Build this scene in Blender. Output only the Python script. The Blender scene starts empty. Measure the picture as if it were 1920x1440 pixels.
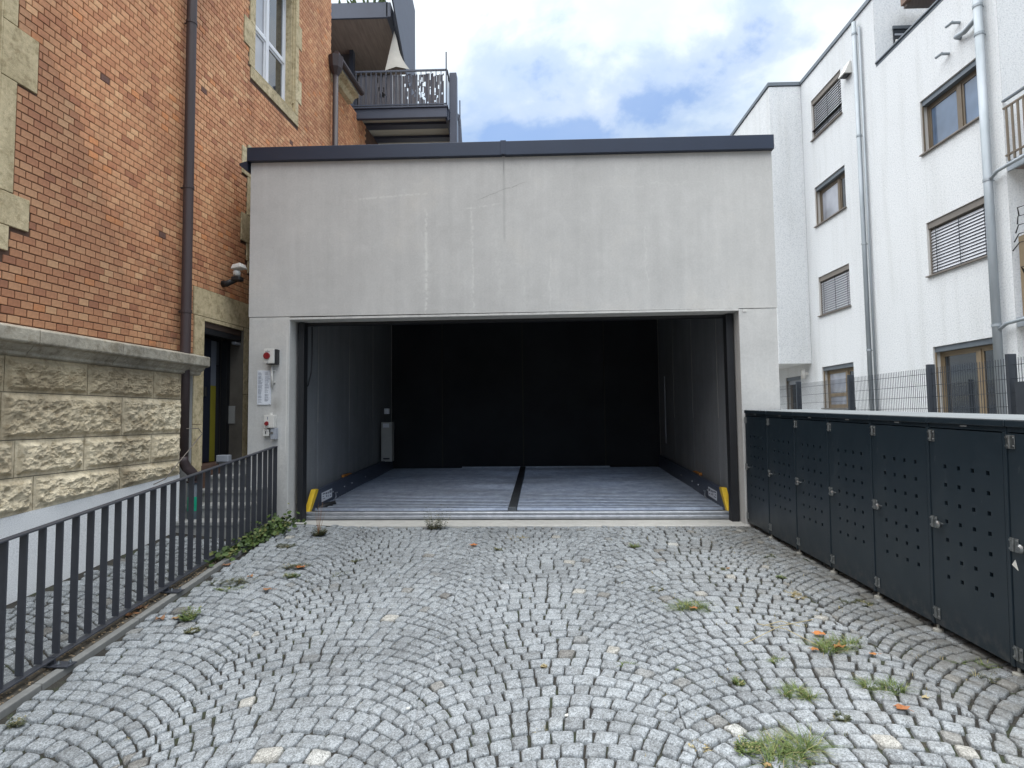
import bpy, math, random
import numpy as np
from mathutils import Vector, Matrix, noise as mn
random.seed(7); rng = np.random.default_rng(7)
sc = bpy.context.scene
PI = math.pi

# ------------------------------------------------------------------ camera
F = 1080.0
_up = np.array([-.0112, 1, -62 / F]); _up /= np.linalg.norm(_up)
_a = (988 - 960) / F; _b = (-_up[0] * _a + _up[2]) / _up[1]
_yc = np.array([_a, _b, -1.]); _yc /= np.linalg.norm(_yc)
_xc = np.cross(_yc, _up)
R = np.array([_xc, _yc, _up])
CAM = np.array([0, 0, 1.5])
cam_data = bpy.data.cameras.new('camera'); cam = bpy.data.objects.new('camera', cam_data)
sc.collection.objects.link(cam); sc.camera = cam
cam_data.sensor_width = 36; cam_data.lens = 36 * F / 1920
cam_data.clip_start = .05; cam_data.clip_end = 2000
M4 = Matrix.Identity(4)
for i in range(3):
    for j in range(3): M4[i][j] = R[i][j]
    M4[i][3] = CAM[i]
cam.matrix_world = M4

def hit(px, py, n, c):
    d = R @ np.array([(px - 960) / F, -(py - 720) / F, -1.]); n = np.array(n, float)
    return CAM + d * ((c - n @ CAM) / (n @ d))
def onY(px, py, Y): return hit(px, py, (0, 1, 0), Y)
def onX(px, py, X): return hit(px, py, (1, 0, 0), X)
def prj(p):
    v = R.T @ (np.array(p, float) - CAM)
    if v[2] > -.05: return None
    return (960 + F * v[0] / -v[2], 720 - F * v[1] / -v[2])

# ------------------------------------------------------------------ world and sun
SUN_EL, SUN_AZ = math.radians(74), math.radians(-105)      # azimuth from +Y towards +X
w = bpy.data.worlds.new('World'); sc.world = w; w.use_nodes = True
nt = w.node_tree; nt.nodes.clear()
def N(nt, t, **k):
    n = nt.nodes.new(t)
    for a, v in k.items(): setattr(n, a, v)
    return n
def L(nt, a, b): nt.links.new(a, b)
def math_(nt, op, a, b=None, clamp=False):
    n = N(nt, 'ShaderNodeMath', operation=op, use_clamp=clamp)
    for i, v in enumerate((a, b)):
        if v is None: continue
        if isinstance(v, (int, float)): n.inputs[i].default_value = v
        else: L(nt, v, n.inputs[i])
    return n.outputs[0]
def ramp(nt, fac, stops, interp='LINEAR'):
    r = N(nt, 'ShaderNodeValToRGB'); r.color_ramp.interpolation = interp
    while len(r.color_ramp.elements) > 1: r.color_ramp.elements.remove(r.color_ramp.elements[-1])
    for i, (p, c) in enumerate(stops):
        e = r.color_ramp.elements[0] if i == 0 else r.color_ramp.elements.new(p)
        e.position = p; e.color = (*c, 1) if len(c) == 3 else c
    L(nt, fac, r.inputs[0]); return r.outputs[0]
def mixc(nt, fac, a, b, mode='MIX'):
    m = N(nt, 'ShaderNodeMix', data_type='RGBA', blend_type=mode)
    for s, v in ((0, fac), (6, a), (7, b)):
        if isinstance(v, (int, float)): m.inputs[s].default_value = v
        elif isinstance(v, tuple): m.inputs[s].default_value = (*v, 1)
        else: L(nt, v, m.inputs[s])
    return m.outputs[2]

sky = N(nt, 'ShaderNodeTexSky'); sky.sky_type = 'NISHITA'; sky.sun_disc = False
sky.sun_elevation = SUN_EL; sky.sun_rotation = SUN_AZ; sky.dust_density = .5; sky.air_density = 1.0; sky.ozone_density = 2.0
tc = N(nt, 'ShaderNodeTexCoord'); sx = N(nt, 'ShaderNodeSeparateXYZ'); L(nt, tc.outputs['Generated'], sx.inputs[0])
zz = math_(nt, 'ADD', math_(nt, 'MAXIMUM', sx.outputs[2], 0.0), .22)
cb = N(nt, 'ShaderNodeCombineXYZ')
L(nt, math_(nt, 'DIVIDE', sx.outputs[0], zz), cb.inputs[0]); L(nt, math_(nt, 'DIVIDE', sx.outputs[1], zz), cb.inputs[1])
cb.inputs[2].default_value = 8.8
n1 = N(nt, 'ShaderNodeTexNoise'); n1.inputs['Scale'].default_value = 2.1; n1.inputs['Detail'].default_value = 10; n1.inputs['Roughness'].default_value = .56
n1.inputs['Distortion'].default_value = .25
L(nt, cb.outputs[0], n1.inputs['Vector'])
cov = ramp(nt, n1.outputs['Fac'], [(.39, (.16,) * 3), (.465, (.6,) * 3), (.55, (1, 1, 1))], 'EASE')
n2 = N(nt, 'ShaderNodeTexNoise'); n2.inputs['Scale'].default_value = 2.3; n2.inputs['Detail'].default_value = 6
L(nt, cb.outputs[0], n2.inputs['Vector'])
ccol = ramp(nt, n2.outputs['Fac'], [(.34, (1.62, 2.0, 2.5)), (.48, (2.05, 2.36, 2.72)), (.60, (2.6, 2.78, 2.92))])
skyc = mixc(nt, 1.0, sky.outputs[0], (.56, .565, .58), 'MULTIPLY')
skymix = mixc(nt, cov, skyc, ccol)
# overcast luminance distribution: brighter towards the zenith
grad = math_(nt, 'ADD', math_(nt, 'MULTIPLY', math_(nt, 'MAXIMUM', sx.outputs[2], 0.0), 1.45), .42)
gc = N(nt, 'ShaderNodeCombineColor')
for i_ in range(3): L(nt, grad, gc.inputs[i_])
skymix = mixc(nt, 1.0, skymix, gc.outputs[0], 'MULTIPLY')
bg = N(nt, 'ShaderNodeBackground'); bg.inputs[1].default_value = .15
L(nt, skymix, bg.inputs[0]); wo = N(nt, 'ShaderNodeOutputWorld'); L(nt, bg.outputs[0], wo.inputs[0])

sd = bpy.data.lights.new('sun', 'SUN'); sd.energy = 2.9; sd.angle = math.radians(105); sd.color = (1, .99, .94)
sun = bpy.data.objects.new('sun', sd); sc.collection.objects.link(sun)
sdir = Vector((math.sin(SUN_AZ) * math.cos(SUN_EL), math.cos(SUN_AZ) * math.cos(SUN_EL), math.sin(SUN_EL)))
sun.rotation_euler = sdir.to_track_quat('Z', 'Y').to_euler()
sun.location = (0, 0, 30)
sc.view_settings.view_transform = 'Standard'; sc.view_settings.look = 'None'
sc.view_settings.exposure = 1.27; sc.view_settings.gamma = 1; sc.view_settings.use_curve_mapping = False
sc.cycles.max_bounces = 6; sc.cycles.diffuse_bounces = 3

# ------------------------------------------------------------------ materials
def newmat(name):
    m = bpy.data.materials.new(name); m.use_nodes = True
    nt = m.node_tree; p = nt.nodes['Principled BSDF']; tc = N(nt, 'ShaderNodeTexCoord')
    return m, nt, p, tc.outputs['Object']
def noise_(nt, vec, scale, detail=4, rough=.55, stretch=None, dist=0):
    if stretch:
        mp = N(nt, 'ShaderNodeMapping'); mp.inputs['Scale'].default_value = stretch; L(nt, vec, mp.inputs[0]); vec = mp.outputs[0]
    n = N(nt, 'ShaderNodeTexNoise'); n.inputs['Scale'].default_value = scale; n.inputs['Detail'].default_value = detail
    n.inputs['Roughness'].default_value = rough; n.inputs['Distortion'].default_value = dist
    L(nt, vec, n.inputs['Vector']); return n.outputs['Fac']
def bump_(nt, p, h, strength=.3, dist=.01):
    b = N(nt, 'ShaderNodeBump'); b.inputs['Strength'].default_value = strength; b.inputs['Distance'].default_value = dist
    L(nt, h, b.inputs['Height']); L(nt, b.outputs[0], p.inputs['Normal'])
def tint_(nt):
    a = N(nt, 'ShaderNodeAttribute'); a.attribute_name = 'tint'; return a.outputs['Fac']
def mat_basic(name, c1, c2=None, scale=6, rough=.6, metallic=0, bump=0, bscale=60, bdist=.004, detail=4, spec=.5, stretch=None):
    m, nt, p, v = newmat(name)
    if c2 is None: c2 = tuple(x * .8 for x in c1)
    f = noise_(nt, v, scale, detail, stretch=stretch)
    L(nt, ramp(nt, f, [(.3, c2), (.7, c1)]), p.inputs['Base Color'])
    p.inputs['Roughness'].default_value = rough; p.inputs['Metallic'].default_value = metallic
    p.inputs['Specular IOR Level'].default_value = spec
    if bump: bump_(nt, p, noise_(nt, v, bscale, 5), bump, bdist)
    return m

def mat_concrete(name, base, streak=.12, warm=(1, 1, 1), marks=False):
    m, nt, p, v = newmat(name)
    b = np.array(base)
    big = noise_(nt, v, .9, 5, .6); fine = noise_(nt, v, 40, 6, .7); st = noise_(nt, v, 3.0, 5, .6, stretch=(2.4, 2.4, .18))
    mid = noise_(nt, v, 5.0, 7, .65, dist=.8)
    c = ramp(nt, big, [(.3, tuple(b * .90)), (.55, tuple(b)), (.75, tuple(b * 1.07 * np.array(warm)))])
    c = mixc(nt, 1.0, c, ramp(nt, st, [(.32, (1 - streak,) * 3), (.6, (1, 1, 1)), (.78, (1.05,) * 3)]), 'MULTIPLY')
    c = mixc(nt, 1.0, c, ramp(nt, mid, [(.3, (.95,) * 3), (.55, (1, 1, 1)), (.72, (1.05,) * 3)]), 'MULTIPLY')
    c = mixc(nt, 1.0, c, ramp(nt, fine, [(.3, (.92,) * 3), (.6, (1.03,) * 3)]), 'MULTIPLY')
    pores = N(nt, 'ShaderNodeTexVoronoi'); pores.inputs['Scale'].default_value = 9; L(nt, v, pores.inputs['Vector'])
    c = mixc(nt, ramp(nt, pores.outputs['Distance'], [(0, (1, 1, 1)), (.035, (0, 0, 0))]), c, tuple(b * .5))
    if marks:
        s = N(nt, 'ShaderNodeSeparateXYZ'); L(nt, v, s.inputs[0])
        wob = noise_(nt, v, 2.2, 6, .65); wob2 = noise_(nt, v, 13, 4, .6)
        def line(axis, pos, lo, hi, width, amp, col, strength, slope=0, thr=.42):
            nonlocal c
            a, o = (s.outputs[0], s.outputs[2]) if axis == 'x' else (s.outputs[2], s.outputs[0])
            dd = math_(nt, 'SUBTRACT', a, pos)
            dd = math_(nt, 'SUBTRACT', dd, math_(nt, 'MULTIPLY', math_(nt, 'SUBTRACT', wob, .5), amp))
            dd = math_(nt, 'SUBTRACT', dd, math_(nt, 'MULTIPLY', math_(nt, 'SUBTRACT', wob2, .5), amp * .12))
            if slope: dd = math_(nt, 'SUBTRACT', dd, math_(nt, 'MULTIPLY', math_(nt, 'SUBTRACT', o, lo), slope))
            k = math_(nt, 'SUBTRACT', 1.0, math_(nt, 'DIVIDE', math_(nt, 'ABSOLUTE', dd), width), True)
            e = math_(nt, 'MULTIPLY', math_(nt, 'MULTIPLY', math_(nt, 'SUBTRACT', o, lo), 8, True), math_(nt, 'MULTIPLY', math_(nt, 'SUBTRACT', hi, o), 8, True))
            br = math_(nt, 'MULTIPLY', math_(nt, 'SUBTRACT', wob2, thr), 9, True)
            k = math_(nt, 'MULTIPLY', math_(nt, 'MULTIPLY', math_(nt, 'MULTIPLY', k, e), br), strength)
            c = mixc(nt, k, c, col)
        pale = (.66, .66, .63)
        line('x', -1.42, 2.9, 4.55, .028, .10, pale, .8); line('x', -1.42, 3.2, 4.0, .10, .12, pale, .35)
        line('x', -.75, 2.95, 4.6, .020, .25, pale, .55); line('x', -.38, 3.1, 4.2, .10, .3, pale, .25)
        line('x', .35, 2.95, 3.9, .02, .2, pale, .4); line('x', .0, 2.95, 3.6, .11, .3, pale, .22); line('x', 1.7, 3.2, 4.3, .015, .3, pale, .35)
        line('x', -.29, 3.95, 5.25, .03, .03, (.30, .30, .29), .45, thr=.25); line('x', -.29, 4.95, 5.25, .010, .01, (.16, .16, .155), .7, thr=.0)
        line('z', 4.62, -.72, .05, .008, .14, (.20, .19, .18), .6, slope=.33, thr=.36)
        line('z', 4.68, -2.5, -1.35, .022, .12, pale, .6, slope=.06); line('z', 4.5, -.95, -.3, .02, .12, pale, .5, slope=.1)
        line('z', 4.72, .9, 2.6, .02, .5, pale, .25, slope=.05); line('z', 2.965, -4.1, 3.6, .035, .03, pale, .5)
        line('x', -3.5, .3, 1.3, .05, .25, pale, .4); line('x', -3.46, 1.0, 2.8, .012, .03, pale, .8, thr=.2)
        line('x', -3.62, 1.55, 1.85, .09, .2, (.24, .23, .21), .6, thr=.2)
        line('x', -3.72, 1.05, 1.2, .08, .1, (.24, .23, .21), .5, thr=.2)
    L(nt, c, p.inputs['Base Color']); p.inputs['Roughness'].default_value = .85
    p.inputs['Specular IOR Level'].default_value = .3
    bump_(nt, p, math_(nt, 'ADD', fine, math_(nt, 'MULTIPLY', mid, 1.5)), .25, .004)
    return m
CONC = mat_concrete('facade_concrete', (.53, .525, .51), .06, (1.02, 1, .97), True)
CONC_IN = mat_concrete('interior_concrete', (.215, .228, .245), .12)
CONC_LIGHT = mat_concrete('threshold_concrete', (.50, .49, .46), .1)
CONC_STEP = mat_concrete('step_concrete', (.30, .30, .29), .15)
KERBM = mat_concrete('kerb_concrete', (.22, .22, .21), .15)

def mat_brick():
    m, nt, p, v = newmat('brick_clay')
    t = tint_(nt)
    c = ramp(nt, t, [(0, (.085, .055, .048)), (.035, (.13, .065, .05)), (.12, (.36, .145, .08)), (.35, (.50, .215, .11)), (.6, (.60, .29, .15)), (.86, (.68, .37, .20)), (.95, (.74, .45, .25)), (1, (.66, .28, .12))])
    f = noise_(nt, v, 30, 5, .65); g = noise_(nt, v, .6, 4)
    c = mixc(nt, 1.0, c, ramp(nt, f, [(.25, (.75,) * 3), (.6, (1.08,) * 3)]), 'MULTIPLY')
    c = mixc(nt, 1.0, c, ramp(nt, g, [(.3, (.80, .78, .76)), (.55, (1.04, 1.03, 1.0))]), 'MULTIPLY')
    s = N(nt, 'ShaderNodeSeparateXYZ'); L(nt, v, s.inputs[0])
    soot = math_(nt, 'MULTIPLY', math_(nt, 'SUBTRACT', noise_(nt, v, 1.6, 6, .7), .50), 4.0, True)
    low = math_(nt, 'SUBTRACT', 1.0, math_(nt, 'DIVIDE', math_(nt, 'SUBTRACT', s.outputs[2], 2.3), 2.6), True)
    st = noise_(nt, v, 1.1, 6, .65, stretch=(1.6, 1.6, .22))
    c = mixc(nt, 1.0, c, ramp(nt, st, [(.34, (.82, .80, .79)), (.5, (1.03, 1.03, 1.02))]), 'MULTIPLY')
    c = mixc(nt, math_(nt, 'MULTIPLY', math_(nt, 'ADD', soot, .30), math_(nt, 'MULTIPLY', low, 1.0)), c, (.11, .065, .045))
    L(nt, c, p.inputs['Base Color']); p.inputs['Roughness'].default_value = .75
    bump_(nt, p, f, .25, .003); return m
BRICK = mat_brick()
MORTAR = mat_basic('dark_mortar', (.12, .065, .042), (.075, .042, .03), 8, .95, bump=.4)

def mat_granite(name, bright=1.0):
    m, nt, p, v = newmat(name)
    t = tint_(nt)
    base = ramp(nt, t, [(0, (.17, .165, .155)), (.05, (.24, .235, .22)), (.15, (.21, .222, .23)), (.5, (.265, .283, .296)), (.85, (.31, .33, .343)), (.965, (.43, .44, .45)), (.98, (.34, .32, .27)), (1, (.43, .43, .41))])
    sp = N(nt, 'ShaderNodeTexVoronoi'); sp.inputs['Scale'].default_value = 170; L(nt, v, sp.inputs['Vector'])
    sp2 = N(nt, 'ShaderNodeTexVoronoi'); sp2.inputs['Scale'].default_value = 85; L(nt, v, sp2.inputs['Vector'])
    bw = N(nt, 'ShaderNodeRGBToBW'); L(nt, sp.outputs['Color'], bw.inputs[0]); bw2 = N(nt, 'ShaderNodeRGBToBW'); L(nt, sp2.outputs['Color'], bw2.inputs[0])
    c = mixc(nt, 1.0, base, ramp(nt, bw.outputs[0], [(.15, (.55,) * 3), (.4, (.95,) * 3), (.6, (1.06,) * 3), (.85, (1.35,) * 3)]), 'MULTIPLY')
    c = mixc(nt, 1.0, c, ramp(nt, bw2.outputs[0], [(.2, (.80,) * 3), (.5, (1.0,) * 3), (.8, (1.18,) * 3)]), 'MULTIPLY')
    g = noise_(nt, v, 14, 5, .6)
    c = mixc(nt, 1.0, c, ramp(nt, g, [(.28, (.74, .73, .71)), (.55, (1.03,) * 3)]), 'MULTIPLY')
    big = noise_(nt, v, .7, 3)
    c = mixc(nt, 1.0, c, ramp(nt, big, [(.35, (.80 * bright,) * 3), (.52, (.98 * bright,) * 3), (.65, (1.06 * bright,) * 3)]), 'MULTIPLY')
    # dirt carried in from the locker side and the kerb
    s = N(nt, 'ShaderNodeSeparateXYZ'); L(nt, v, s.inputs[0])
    side = math_(nt, 'MULTIPLY', math_(nt, 'SUBTRACT', s.outputs[0], 1.2), .7, True)
    dn = math_(nt, 'MULTIPLY', math_(nt, 'SUBTRACT', noise_(nt, v, 7, 6, .7), .42), 5, True)
    c = mixc(nt, math_(nt, 'MULTIPLY', math_(nt, 'MULTIPLY', side, dn), .5), c, (.17, .155, .13))
    edge = math_(nt, 'MULTIPLY', math_(nt, 'SUBTRACT', s.outputs[0], 2.35), 1.9, True)  # dirt stain beside the lockers, also painting in their contact shade
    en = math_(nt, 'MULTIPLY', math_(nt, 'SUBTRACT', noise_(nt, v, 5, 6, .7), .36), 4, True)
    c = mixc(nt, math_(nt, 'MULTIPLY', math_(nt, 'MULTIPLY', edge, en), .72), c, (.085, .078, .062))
    L(nt, c, p.inputs['Base Color']); p.inputs['Roughness'].default_value = .72
    p.inputs['Specular IOR Level'].default_value = .35
    bump_(nt, p, math_(nt, 'ADD', noise_(nt, v, 60, 5, .7), math_(nt, 'MULTIPLY', g, .8)), .55, .006); return m
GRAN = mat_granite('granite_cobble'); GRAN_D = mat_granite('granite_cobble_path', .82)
def mat_soil():
    m, nt, p, v = newmat('joint_soil')
    f = noise_(nt, v, 4, 5); g = noise_(nt, v, 90, 4)
    c = ramp(nt, f, [(.35, (.020, .018, .016)), (.52, (.030, .027, .022)), (.62, (.030, .038, .018)), (.7, (.042, .036, .028))])
    c = mixc(nt, 1.0, c, ramp(nt, g, [(.3, (.6,) * 3), (.7, (1.6,) * 3)]), 'MULTIPLY')
    L(nt, c, p.inputs['Base Color']); p.inputs['Roughness'].default_value = 1; bump_(nt, p, g, .6, .01); return m
SOIL = mat_soil()
DIRTS = mat_basic('kerb_dirt', (.11, .095, .075), (.05, .045, .036), 9, 1, bump=.6)
STRAWD = mat_basic('litter_crumbs', (.30, .22, .13), (.12, .09, .06), 40, .9)
GROUND = mat_basic('ground_earth', (.10, .09, .075), (.06, .055, .045), .5, 1)

def mat_sandstone(name, a, b, dark):
    m, nt, p, v = newmat(name)
    t = tint_(nt)
    f = noise_(nt, v, 2.2, 5, .65); g = noise_(nt, v, 22, 6, .7)
    c = ramp(nt, f, [(.3, b), (.65, a)])
    c = mixc(nt, 1.0, c, ramp(nt, t, [(0, (.72, .70, .66)), (.5, (1, 1, 1)), (1, (1.10, 1.12, 1.14))]), 'MULTIPLY')
    c = mixc(nt, ramp(nt, noise_(nt, v, 1.3, 6, .7, stretch=(1, 1, .6)), [(.44, (0, 0, 0)), (.66, (.62,) * 3)]), c, dark)
    c = mixc(nt, 1.0, c, ramp(nt, noise_(nt, v, 9, 6, .75), [(.36, (.66, .63, .58)), (.5, (1, 1, 1)), (.66, (1.1,) * 3)]), 'MULTIPLY')
    c = mixc(nt, 1.0, c, ramp(nt, g, [(.25, (.80,) * 3), (.6, (1.07,) * 3)]), 'MULTIPLY')
    L(nt, c, p.inputs['Base Color']); p.inputs['Roughness'].default_value = .9; p.inputs['Specular IOR Level'].default_value = .2
    bump_(nt, p, math_(nt, 'ADD', g, math_(nt, 'MULTIPLY', noise_(nt, v, 60, 5, .8), .7)), .7, .012); return m
STONE = mat_sandstone('rough_sandstone', (.70, .605, .44), (.55, .46, .32), (.22, .17, .11))
STONE_S = mat_sandstone('dressed_sandstone', (.66, .55, .36), (.58, .48, .30), (.36, .29, .17))
LEDGE = mat_sandstone('ledge_stone', (.50, .46, .38), (.38, .34, .27), (.14, .13, .11))
def mat_plinth():
    m, nt, p, v = newmat('plinth_granite_render')
    g = noise_(nt, v, 110, 4, .8); f = noise_(nt, v, 1.2, 4)
    c = ramp(nt, f, [(.3, (.70, .705, .71)), (.7, (.80, .805, .81))])
    c = mixc(nt, 1.0, c, ramp(nt, g, [(.3, (.75,) * 3), (.6, (1.12,) * 3)]), 'MULTIPLY')
    L(nt, c, p.inputs['Base Color']); p.inputs['Roughness'].default_value = .85; bump_(nt, p, g, .3, .004); return m
PLINTH = mat_plinth()
def mat_stucco(name, base):
    m, nt, p, v = newmat(name)
    g = noise_(nt, v, 30, 6, .75); f = noise_(nt, v, .5, 4); h = noise_(nt, v, 60, 3, .7)
    b = np.array(base)
    c = ramp(nt, f, [(.3, tuple(b * .96)), (.7, tuple(b))])
    c = mixc(nt, 1.0, c, ramp(nt, g, [(.34, (.70, .73, .76)), (.48, (.97,) * 3), (.65, (1.07,) * 3)]), 'MULTIPLY')
    st = noise_(nt, v, 2.0, 5, .6, stretch=(1.5, 1.5, .12))
    c = mixc(nt, 1.0, c, ramp(nt, st, [(.3, (.90, .90, .89)), (.5, (1, 1, 1))]), 'MULTIPLY')
    L(nt, c, p.inputs['Base Color']); p.inputs['Roughness'].default_value = .9; p.inputs['Specular IOR Level'].default_value = .2
    bump_(nt, p, math_(nt, 'ADD', g, math_(nt, 'MULTIPLY', h, .5)), .55, .015); return m
STUC = mat_stucco('white_roughcast', (.685, .70, .71))
STUC_S = mat_basic('smooth_white_render', (.62, .61, .59), (.58, .57, .55), 3, .8, bump=.1)
ANTH = mat_basic('anthracite_steel', (.030, .036, .046), (.024, .029, .038), 5, .42, 0, bump=.06, bscale=120)
FASC = mat_basic('fascia_metal', (.026, .036, .062), (.023, .031, .053), 1.5, .38, .2)  # bluish lens flare along the roof edge put into the colour
def mat_locker():
    m, nt, p, v = newmat('locker_powder_coat')
    f = noise_(nt, v, 3, 4); g = noise_(nt, v, 240, 2); sm = noise_(nt, v, 2.0, 6, .7, stretch=(1, 1, .5))
    c = ramp(nt, f, [(.3, (.013, .022, .030)), (.7, (.017, .027, .036))])
    c = mixc(nt, ramp(nt, sm, [(.56, (0, 0, 0)), (.75, (.25,) * 3)]), c, (.07, .08, .08))
    s_ = N(nt, 'ShaderNodeSeparateXYZ'); L(nt, v, s_.inputs[0])
    low = math_(nt, 'SUBTRACT', 1.0, math_(nt, 'MULTIPLY', s_.outputs[2], 5.0), True)
    dn = math_(nt, 'MULTIPLY', math_(nt, 'SUBTRACT', noise_(nt, v, 16, 6, .75), .47), 5, True)
    c = mixc(nt, math_(nt, 'MULTIPLY', math_(nt, 'MULTIPLY', low, dn), .45), c, (.12, .11, .10))
    scr = noise_(nt, v, 5, 6, .8, stretch=(1, 1, .25), dist=1.5)
    c = mixc(nt, ramp(nt, scr, [(.66, (0, 0, 0)), (.70, (.35,) * 3)]), c, (.09, .10, .105))
    L(nt, c, p.inputs['Base Color'])
    L(nt, ramp(nt, sm, [(.3, (.30,) * 3), (.7, (.48,) * 3)]), p.inputs['Roughness'])
    wv = noise_(nt, v, 1.6, 2)
    bump_(nt, p, math_(nt, 'ADD', math_(nt, 'MULTIPLY', wv, 4), math_(nt, 'MULTIPLY', g, .1)), .12, .02); return m
LOCK = mat_locker()
LOCKTOP = mat_basic('locker_lid', (.22, .235, .24), (.18, .19, .195), 4, .9, spec=.1)
FENCE = mat_basic('fence_grey_paint', (.042, .046, .058), (.034, .037, .047), 9, .5, 0, bump=.1)
ZINC = mat_basic('galvanised_steel', (.48, .50, .54), (.34, .36, .40), 9, .42, .85, bump=.08, bscale=40)
def mat_deck():
    m, nt, p, v = newmat('galvanised_deck')
    f = noise_(nt, v, 6, 6, .7); g = noise_(nt, v, 1.6, 5, .6, stretch=(.4, 2, 1))
    c = ramp(nt, f, [(.3, (.18, .205, .26)), (.7, (.36, .40, .47))])
    c = mixc(nt, ramp(nt, g, [(.5, (0, 0, 0)), (.7, (.6,) * 3)]), c, (.26, .28, .31))
    L(nt, c, p.inputs['Base Color']); p.inputs['Metallic'].default_value = .75
    L(nt, ramp(nt, g, [(.3, (.34,) * 3), (.7, (.6,) * 3)]), p.inputs['Roughness']); bump_(nt, p, f, .15, .004); return m
DECK = mat_deck()
PIPE_G = mat_basic('zinc_pipe', (.34, .37, .40), (.24, .27, .29), 5, .6, .4, stretch=(1, 1, .2))
PIPE_B = mat_basic('brown_pipe_paint', (.055, .036, .036), (.035, .024, .026), 3, .5, bump=.1, stretch=(1, 1, .3))
PIPE_D = mat_basic('grey_cast_pipe', (.09, .11, .13), (.06, .075, .09), 4, .6)
CHROME = mat_basic('stainless_steel', (.40, .41, .41), (.26, .27, .27), 30, .35, 1)
YELLOW = mat_basic('safety_yellow', (.75, .50, .02), (.60, .38, .02), 12, .5)
YDULL = mat_basic('dull_yellow_paint', (.26, .24, .02), (.22, .19, .02), 4, .6)
RED = mat_basic('switch_red', (.22, .012, .018), None, 10, .35)
PLWHITE = mat_basic('white_plastic', (.62, .61, .58), (.56, .55, .52), 8, .45)
PLGREY = mat_basic('grey_plastic', (.34, .36, .40), (.30, .32, .36), 8, .45)
PLBLACK = mat_basic('black_plastic', (.012, .012, .014), None, 8, .5)
PAPER = mat_basic('laminated_paper', (.70, .73, .78), (.66, .69, .75), 8, .35)
INK = mat_basic('printed_ink', (.16, .18, .24), None, 8, .6)
BLACKC = mat_basic('dark_rubber', (.010, .011, .014), None, 8, .6)
PVCW = mat_basic('white_window_paint', (.78, .79, .82), (.74, .75, .78), 3, .4)
BRONZE = mat_basic('bronze_window_frame', (.17, .135, .095), (.14, .11, .078), 4, .45, .2)
OAKF = mat_basic('ochre_window_frame', (.23, .175, .105), (.19, .14, .085), 4, .5)
SILLM = mat_basic('grey_brown_sill', (.20, .175, .15), (.17, .15, .13), 4, .5, .2)
BLINDM = mat_basic('aluminium_blind', (.46, .47, .50), (.42, .43, .46), 6, .4, .3)
COPE = mat_basic('grey_coping_metal', (.15, .17, .19), (.12, .14, .16), 2, .45, .3)
STEELB = mat_basic('balcony_steel', (.062, .072, .105), (.052, .06, .088), 3, .5, .1)
SOFF = mat_basic('balcony_board', (.62, .60, .50), (.48, .46, .38), 3, .8, stretch=(.3, 3, 1))
WOODD = mat_basic('dark_soffit_wood', (.22, .18, .165), (.15, .12, .11), 3, .8, stretch=(6, .6, 1))
REED = mat_basic('reed_matting', (.19, .175, .185), (.10, .095, .105), 14, .9, stretch=(3, 3, .2))
CLOTH = mat_basic('sail_cloth', (.50, .47, .42), (.42, .40, .36), 3, .9)
DARKIN = mat_basic('dark_interior', (.032, .035, .042), (.016, .018, .023), .8, .9)  # unlit depth put into the colour: near-black garage back wall and ceiling
NAVY = mat_basic('navy_door_paint', (.012, .016, .032), None, 2, .5)
DIRTW = mat_basic('dirty_plaster', (.13, .115, .095), (.075, .066, .055), 2.5, .9, bump=.2)
GLASS_D = None
def mat_glass(name, base, rough=.03):
    m, nt, p, v = newmat(name)
    f = noise_(nt, v, .8, 3)
    L(nt, ramp(nt, f, [(.35, tuple(x * .5 for x in base)), (.65, base)]), p.inputs['Base Color'])
    p.inputs['Roughness'].default_value = rough; p.inputs['IOR'].default_value = 1.5; p.inputs['Specular IOR Level'].default_value = .9
    p.inputs['Coat Weight'].default_value = .6; p.inputs['Coat Roughness'].default_value = .02
    bump_(nt, p, noise_(nt, v, 1.1, 2), .03, .05); return m
GLASS_L = mat_glass('window_glass_curtain', (.42, .44, .50))
GLASS_D = mat_glass('window_glass_dark', (.035, .042, .05))
GLASS_B = mat_glass('window_glass_sky_reflection', (.15, .22, .34))  # blue sky reflection painted into the base colour
GREENS = mat_basic('green_sticker', (.0, .30, .17), None, 8, .4)
def mat_leaf(name, a, b):
    m, nt, p, v = newmat(name)
    L(nt, ramp(nt, tint_(nt), [(0, b), (.8, a), (.92, tuple(x * .5 + y * .5 for x, y in zip(a, (.34, .27, .12)))), (1, (.34, .28, .14) if 'weed' in name else a)]), p.inputs['Base Color'])
    p.inputs['Roughness'].default_value = .6; p.inputs['Specular IOR Level'].default_value = .3
    return m
GRASS = mat_leaf('weed_green', (.16, .21, .06), (.045, .08, .022))
GRASS_D = mat_leaf('weed_dull', (.11, .12, .06), (.04, .05, .025))
STRAW = mat_leaf('dry_straw', (.42, .36, .20), (.28, .22, .12))
IVY = mat_leaf('ivy_green', (.085, .13, .035), (.02, .038, .012))
LEAFO = mat_leaf('fallen_leaf_orange', (.44, .165, .05), (.30, .12, .05))
LEAFB = mat_leaf('fallen_leaf_brown', (.30, .15, .07), (.22, .12, .07))
PALE = mat_basic('pale_litter', (.75, .74, .68), None, 8, .7)

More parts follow.
